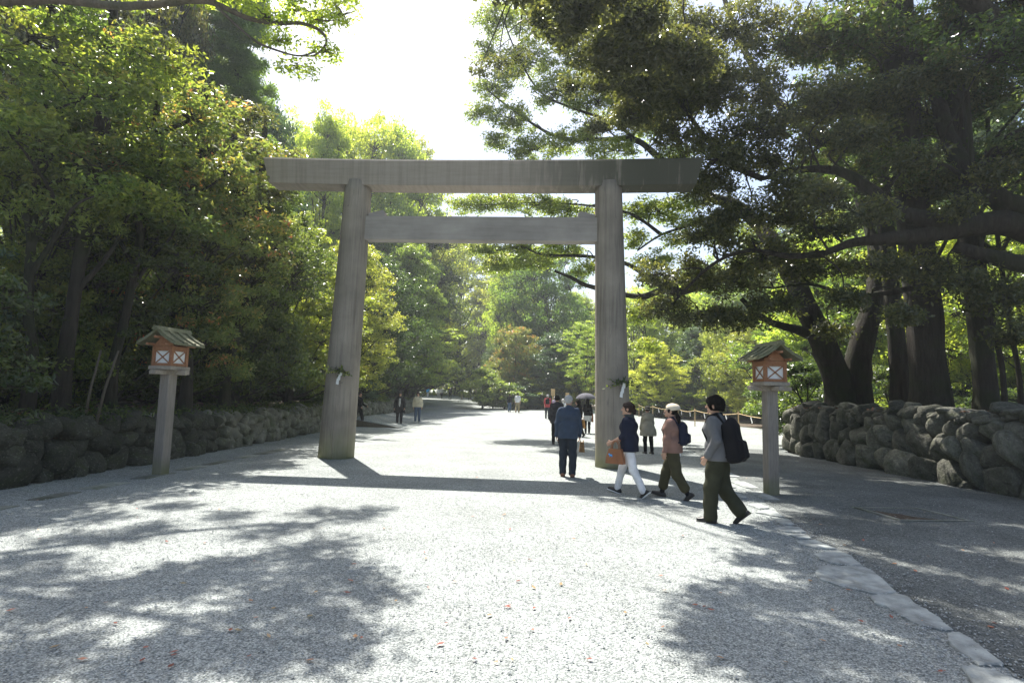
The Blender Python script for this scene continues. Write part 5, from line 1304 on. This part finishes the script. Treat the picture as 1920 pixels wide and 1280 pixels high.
# A: black backpack walker
A_ = person(at(1348, 979), (-.80, .60), 1.70, 'person in grey shirt and baggy olive trousers striding with a large black backpack', greysh, olive, blackle, HAIRB, .0085, GP, legs=((9, 3), (-3, -38)), arms=((-14, 30, 10), (6, 16, 10)), lean=4, head=(8, 0), loose=.026, toploose=.022, top_len=.04, hair_style='full', sleeve=.94, undershirt=None)
backpack(A_, 'large slumping black backpack on the grey shirted walker', black, .17, .10, .27, .18, slump=-10)
# B: beanie
B_ = person(at(1262, 934), (-.86, .5), 1.60, 'person in cream beanie, mauve brown jacket and cropped olive trousers with navy backpack', mauve, olive2, blackle, HAIRB, .009, GP, legs=((-12, -30), (20, 12)), arms=((6, 10, 8), (-10, 0, 8)), lean=3, head=(14, 6), loose=.018, toploose=.026, top_len=.03, hair_style='tail', hat=(cream, 'beanie'), pants_len=.72, socks=black, undershirt=white, female=True)
backpack(B_, 'navy backpack with front pocket worn by the person in the cream beanie', navy, .135, .065, .19, .26)
# C: white trousers
C_ = person(at(1180, 928), (-.84, .54), 1.62, 'person in navy top and white trousers with a tan handbag on the forearm', navy, white, blackle, HAIRBR, .009, GP, legs=((-16, -28), (24, 14)), arms=((4, 62, 8), (-4, 8, 8)), lean=3, head=(18, 2), top_len=.06, toploose=.01, sleeve=.62, hair_style='bun', scarf=scarfg, collar='whitesole', female=True, girth=1.03)
# D: blue shirt old man
D_ = person(at(1064, 893), (.10, 1), 1.70, 'balding grey haired old man in dark blue shirt and jeans seen from behind', bluesh, indigo, brownsh, HAIRG, .010, GP, legs=((5, -6), (-3, -10)), arms=((0, 10, 12), (2, 12, 12)), lean=3, head=(-22, 0), top_len=.08, toploose=.012, loose=.012, hair_style='thin', girth=1.06)
# E: beige coat
E_ = person(at(1215, 850), (-.2, 1), 1.47, 'short person in beige coat and soft hat walking past behind the gate pillar', beige, black, blackle, HAIRBR, .012, GP, legs=((5, -4), (-5, -12)), arms=((4, 20, 10), (4, 20, 10)), lean=5, coat=1, top_len=.24, toploose=.03, hat=(beige, 'bucket'), female=True, girth=1.08)
# F: parasol
F_ = person(at(1101, 812), (.05, 1), 1.60, 'person in black jacket and pale grey skirt walking under a grey parasol', black, black, blackle, HAIRB, .014, GP, legs=((-10, -26), (12, 4)), arms=((18, 110, 6), (0, 10, 14)), skirt=greyl, hair_style='long', female=True, top_len=.0)
# G
G_ = person(at(1043, 833), (.0, 1), 1.74, 'person in charcoal jacket and black trousers mostly hidden by the old man', darkgrey, black, blackle, HAIRB, .014, GP, legs=((8, 0), (-6, -14)), top_len=.14, toploose=.02, hair_style='short', girth=1.08)
H_ = person(at(1083, 818), (-.5, .85), 1.60, 'person with long black hair in dark jacket carrying a tan bag beside the old man', black, black, blackle, HAIRB, .014, GP, hair_style='long', head=(35, 0), female=True, lapel=lilac)
I_ = person(G(1026, 785), (.1, 1), 1.74, 'person in red shirt with a small dark backpack beside the notice board', red, indigo, blackle, HAIRG, .018, GP, girth=1.1, sleeve=.5, top_len=.05, hair_style='thin')
backpack(I_, 'small round dark backpack on the red shirted walker', black, .13, .07, .17, .3, vox=.018)
J_ = person(G(1040, 785), (.1, 1), 1.60, 'person with pale hair in lilac top between the red shirt and the charcoal jacket', lilac, darkgrey, blackle, HAIRG, .02, GP, hair_style='bob', female=True)
K_ = person(G(1055, 796), (.1, 1), 1.52, 'white haired person whose head shows beside the old man', white, darkgrey, blackle, HAIRG, .02, GP, hair_style='bob', female=True)
L1 = person(G(955, 772), (.1, 1), 1.64, 'person in black top and blue jeans walking away beside the white shirt', black, bluej, blackle, HAIRB, .02, GP, legs=WALK_L)
L2 = person(G(970, 773), (.1, 1), 1.74, 'person in white short sleeved shirt and khaki trousers walking away', white, khaki, brownsh, HAIRB, .02, GP, legs=WALK_R, girth=1.12, sleeve=.5, loose=.015)
L3 = person(G(962, 765), (.1, 1), 1.62, 'person in pale clothes half hidden between the black top and the white shirt', greyl, greyl, blackle, HAIRBR, .022, GP)
M1 = person(G(748, 796), (.12, -1), 1.70, 'person in black open jacket over a grey tee walking toward the camera', black, black, blackle, HAIRB, .013, GP, legs=((10, 4), (-4, -16)), coat=1, top_len=.26, toploose=.02, lapel=greyl, hat=(black, 'cap'), arms=((5, 26, 14), (2, 20, 14)))
M2 = person(G(782, 792), (.1, -1), 1.68, 'person in cream sweater and blue jeans walking toward the camera', creamw, bluej, greyl, HAIRBR, .013, GP, legs=((-3, -12), (10, 4)), toploose=.035, arms=((4, 14, 14), (4, 14, 14)), hair_style='bob', girth=1.1, female=True)
backpack(M2, 'dark backpack whose straps show on the cream sweater', black, .14, .06, .18, .3, vox=.015)
N_ = person(G(671, 799), (.9, -.4), 1.66, 'person in black clothes half hidden behind the left gate pillar', black, black, blackle, HAIRBR, .014, GP, arms=((10, 70, 8), (10, 60, 8)), hair_style='short')
far = [(802, 743, 1.66, teal, white, 'far walker in pale blue farthest along the path'), (822, 744, 1.6, white, greyl, 'far walker in white beside the pale grey one'), (828, 745, 1.72, greyl, darkgrey, 'far walker in pale grey second from the far end'), (844, 746, 1.68, darkgrey, black, 'far walker in charcoal with a white cap'),
       (866, 746, 1.68, bluesh, khaki, 'far walker in blue top and khaki trousers'), (881, 750, 1.7, darkgrey, indigo, 'far walker in charcoal beside the pinkish one'), (892, 750, 1.62, mauve, black, 'far walker in a pinkish top nearest on the far path')]
for i, (px, py, h, a, b, lab) in enumerate(far):
    Yf = 88 - i*1.3; qx = P(px, 740, Yf).x
    person(Vector((qx, Yf, gzf(qx, Yf))), (-.3, 1) if i % 3 else (.3, -1), h, lab, a, b, blackle, HAIRB if i != 1 else HAIRBR, .03, GP, legs=WALK_L if i % 2 else WALK_R, hat=(white, 'cap') if i == 3 else None)
# ---- carried things
def handbag(p, side, label, mat, w, h, d, drop=.16, at_=None, charm=None, name='handbag'):
    c = p['AR'][side][2]*.62 + p['AR'][side][1]*.38 if at_ is None else at_
    t = Vector(c) + Vector((side*.05, 0, -drop)); K = SDF(.010)
    V = MB(); hw, hd_, hh = w/2, d/2, h/2
    V.prism([(-hw*1.05, -hh), (hw*1.05, -hh), (hw, -hh*.2), (hw*.72, hh), (-hw*.72, hh), (-hw, -hh*.2)], -hd_, hd_, lambda u, v, e: (t.x + e*(1 - .35*(v+hh)/h), t.y+u, t.z-hh+v))
    root = empty(name, p['loc'], p['rz'], label=label, cat=name.replace('_', ' ')); root.scale = (p['k'],)*3
    V.build('bag_body', mat, root)
    m = MB()
    for s in (-1, 1):
        pts = [(t.x+s*hd_*.5, t.y + math.cos(a)*w*.24, t.z - .01 + math.sin(a)*(drop*.95)) for a in np.linspace(0, math.pi, 12)]
        m.tube(pts, .008, 6)
    m.build('handle', mat, root)
    if charm:
        m = MB(); q = Vector((t.x+side*(hd_+.012), t.y + w*.18, t.z - h*.42))
        m.box(q, (.014, .050, .022), bevel=.006); m.box(q + Vector((0, .032, .014)), (.014, .022, .024), bevel=.004)
        for e in (-.018, .018): m.box(q + Vector((0, e, -.018)), (.012, .012, .022))
        m.build('charm', charm, root)
    return root
handbag(C_, -1, 'tan leather handbag with a bright blue charm on the forearm of the navy top', tan, .32, .26, .13, .16, charm=teal)
cst = MB(); tr_ = C_['tor']
cst.tube([tuple(Vector(tr_(-.15, .02, .56))), tuple(Vector(tr_(-.20, .05, .30))), tuple(Vector(tr_(-.21, .10, .10)))], .009, 6)
o = empty('shoulder_strap', C_['loc'], C_['rz'], label='thin tan strap over the shoulder of the navy top', cat='strap'); o.scale = (C_['k'],)*3; cst.build('strap', tan, o)
handbag(D_, 1, 'crumpled brown pouch held in the hand of the old man', simple('old_pouch', (.20, .11, .04), .7, .3, .5, 20), .26, .20, .12, .05, at_=D_['AR'][1][2] + Vector((0, .02, -.09)), name='pouch')
handbag(H_, 1, 'tan tote bag on the arm of the long haired person beside the old man', simple('ochre_leather', (.45, .22, .07), .5, .3), .34, .40, .10, .14)
handbag(F_, 1, 'tan shoulder bag against the hip of the person under the parasol', tan, .24, .34, .09, .10, at_=F_['tor'](.2, .0, .12))
handbag(N_, 1, 'red bag hanging from the person half hidden by the gate pillar', redb, .28, .34, .12, .10, at_=N_['tor'](.22, -.12, .0))
def parasol():
    p = F_; h_ = p['AR'][-1][2]*p['k']
    root = empty('parasol', p['loc'], p['rz'], label='open grey parasol with a pale edge held above the black jacket', cat='parasol')
    hx, hy_ = h_.x + .12, h_.y; zt = 1.88; n = 32; V = []; rings = 9
    for r_ in range(rings):
        f = r_/(rings-1)*1.25; rr = .50*math.sin(f)/math.sin(1.25)
        for i in range(n):
            a = 2*math.pi*i/n; sc = 1 - .035*(math.cos(a*8)*.5+.5)*(r_/(rings-1))
            V.append((hx + math.cos(a)*rr*sc, hy_ + math.sin(a)*rr*sc, zt - .26*(1-math.cos(f))/(1-math.cos(1.25)) + .008*(math.cos(a*8))*(r_/(rings-1))))
    F = [(r_*n+i, r_*n+(i+1) % n, (r_+1)*n+(i+1) % n, (r_+1)*n+i) for r_ in range(rings-1) for i in range(n)]
    V2 = [(x, y, z-.004) for x, y, z in V]; m = MB(); m.add(V, F, True); m.add(V2, [f[::-1] for f in F], True); e0 = (rings-1)*n
    m.add([V[e0+i] for i in range(n)] + [(x, y, z-.02) for x, y, z in V[e0:e0+n]], [(i, (i+1) % n, n+(i+1) % n, n+i) for i in range(n)]); m.build('canopy', fabric('parasol_grey', (.10, .10, .12)), root)
    m = MB(); m.tube([(hx, hy_, zt+.06), (hx, hy_, zt-.1), (h_.x, h_.y, h_.z-.04)], .008, 8)
    for i in range(8):
        a = i*math.pi/4; m.tube([(hx, hy_, zt-.02), (hx+math.cos(a)*.25, hy_+math.sin(a)*.25, zt-.09), (hx+math.cos(a)*.485, hy_+math.sin(a)*.485, zt-.25)], .004, 5)
    m.build('frame', blackle, root)
parasol()
# fallen leaves on the gravel
def fallen():
    rng = np.random.RandomState(9); n = 150
    px = rng.uniform(0, 1920, n); py = 800 + 470*rng.rand(n)**.8
    C = np.array([tuple(G(a, b)) for a, b in zip(px, py)]); C[:, 2] += .018
    k = np.abs(C[:, 0]) < 8.8; C = C[k]; n = len(C)
    a = rng.rand(n)*6.28; l = rng.uniform(.018, .034, n)[:, None]; u = np.stack([np.cos(a), np.sin(a), rng.uniform(-.3, .3, n)], 1); w = np.stack([-np.sin(a), np.cos(a), rng.uniform(-.2, .2, n)], 1)
    V = np.stack([C-u*l, C+w*l*.5, C+u*l, C-w*l*.5], 1).reshape(-1, 3)
    mt = m_leaf('fallen_leaf', [(0, (.16, .05, .02)), (.5, (.35, .12, .04)), (.8, (.42, .26, .09)), (1, (.25, .22, .08))], .2)
    o = mobj('fallen_leaves', np_mesh('fallen_leaves', V, np.arange(n*4).reshape(-1, 4), mt, attr=rng.rand(n))); tag(o, 'scattered brown and orange leaves on the gravel', 'leaves', kind='stuff')
fallen()
print('t all', round(time.time()-T0, 1))
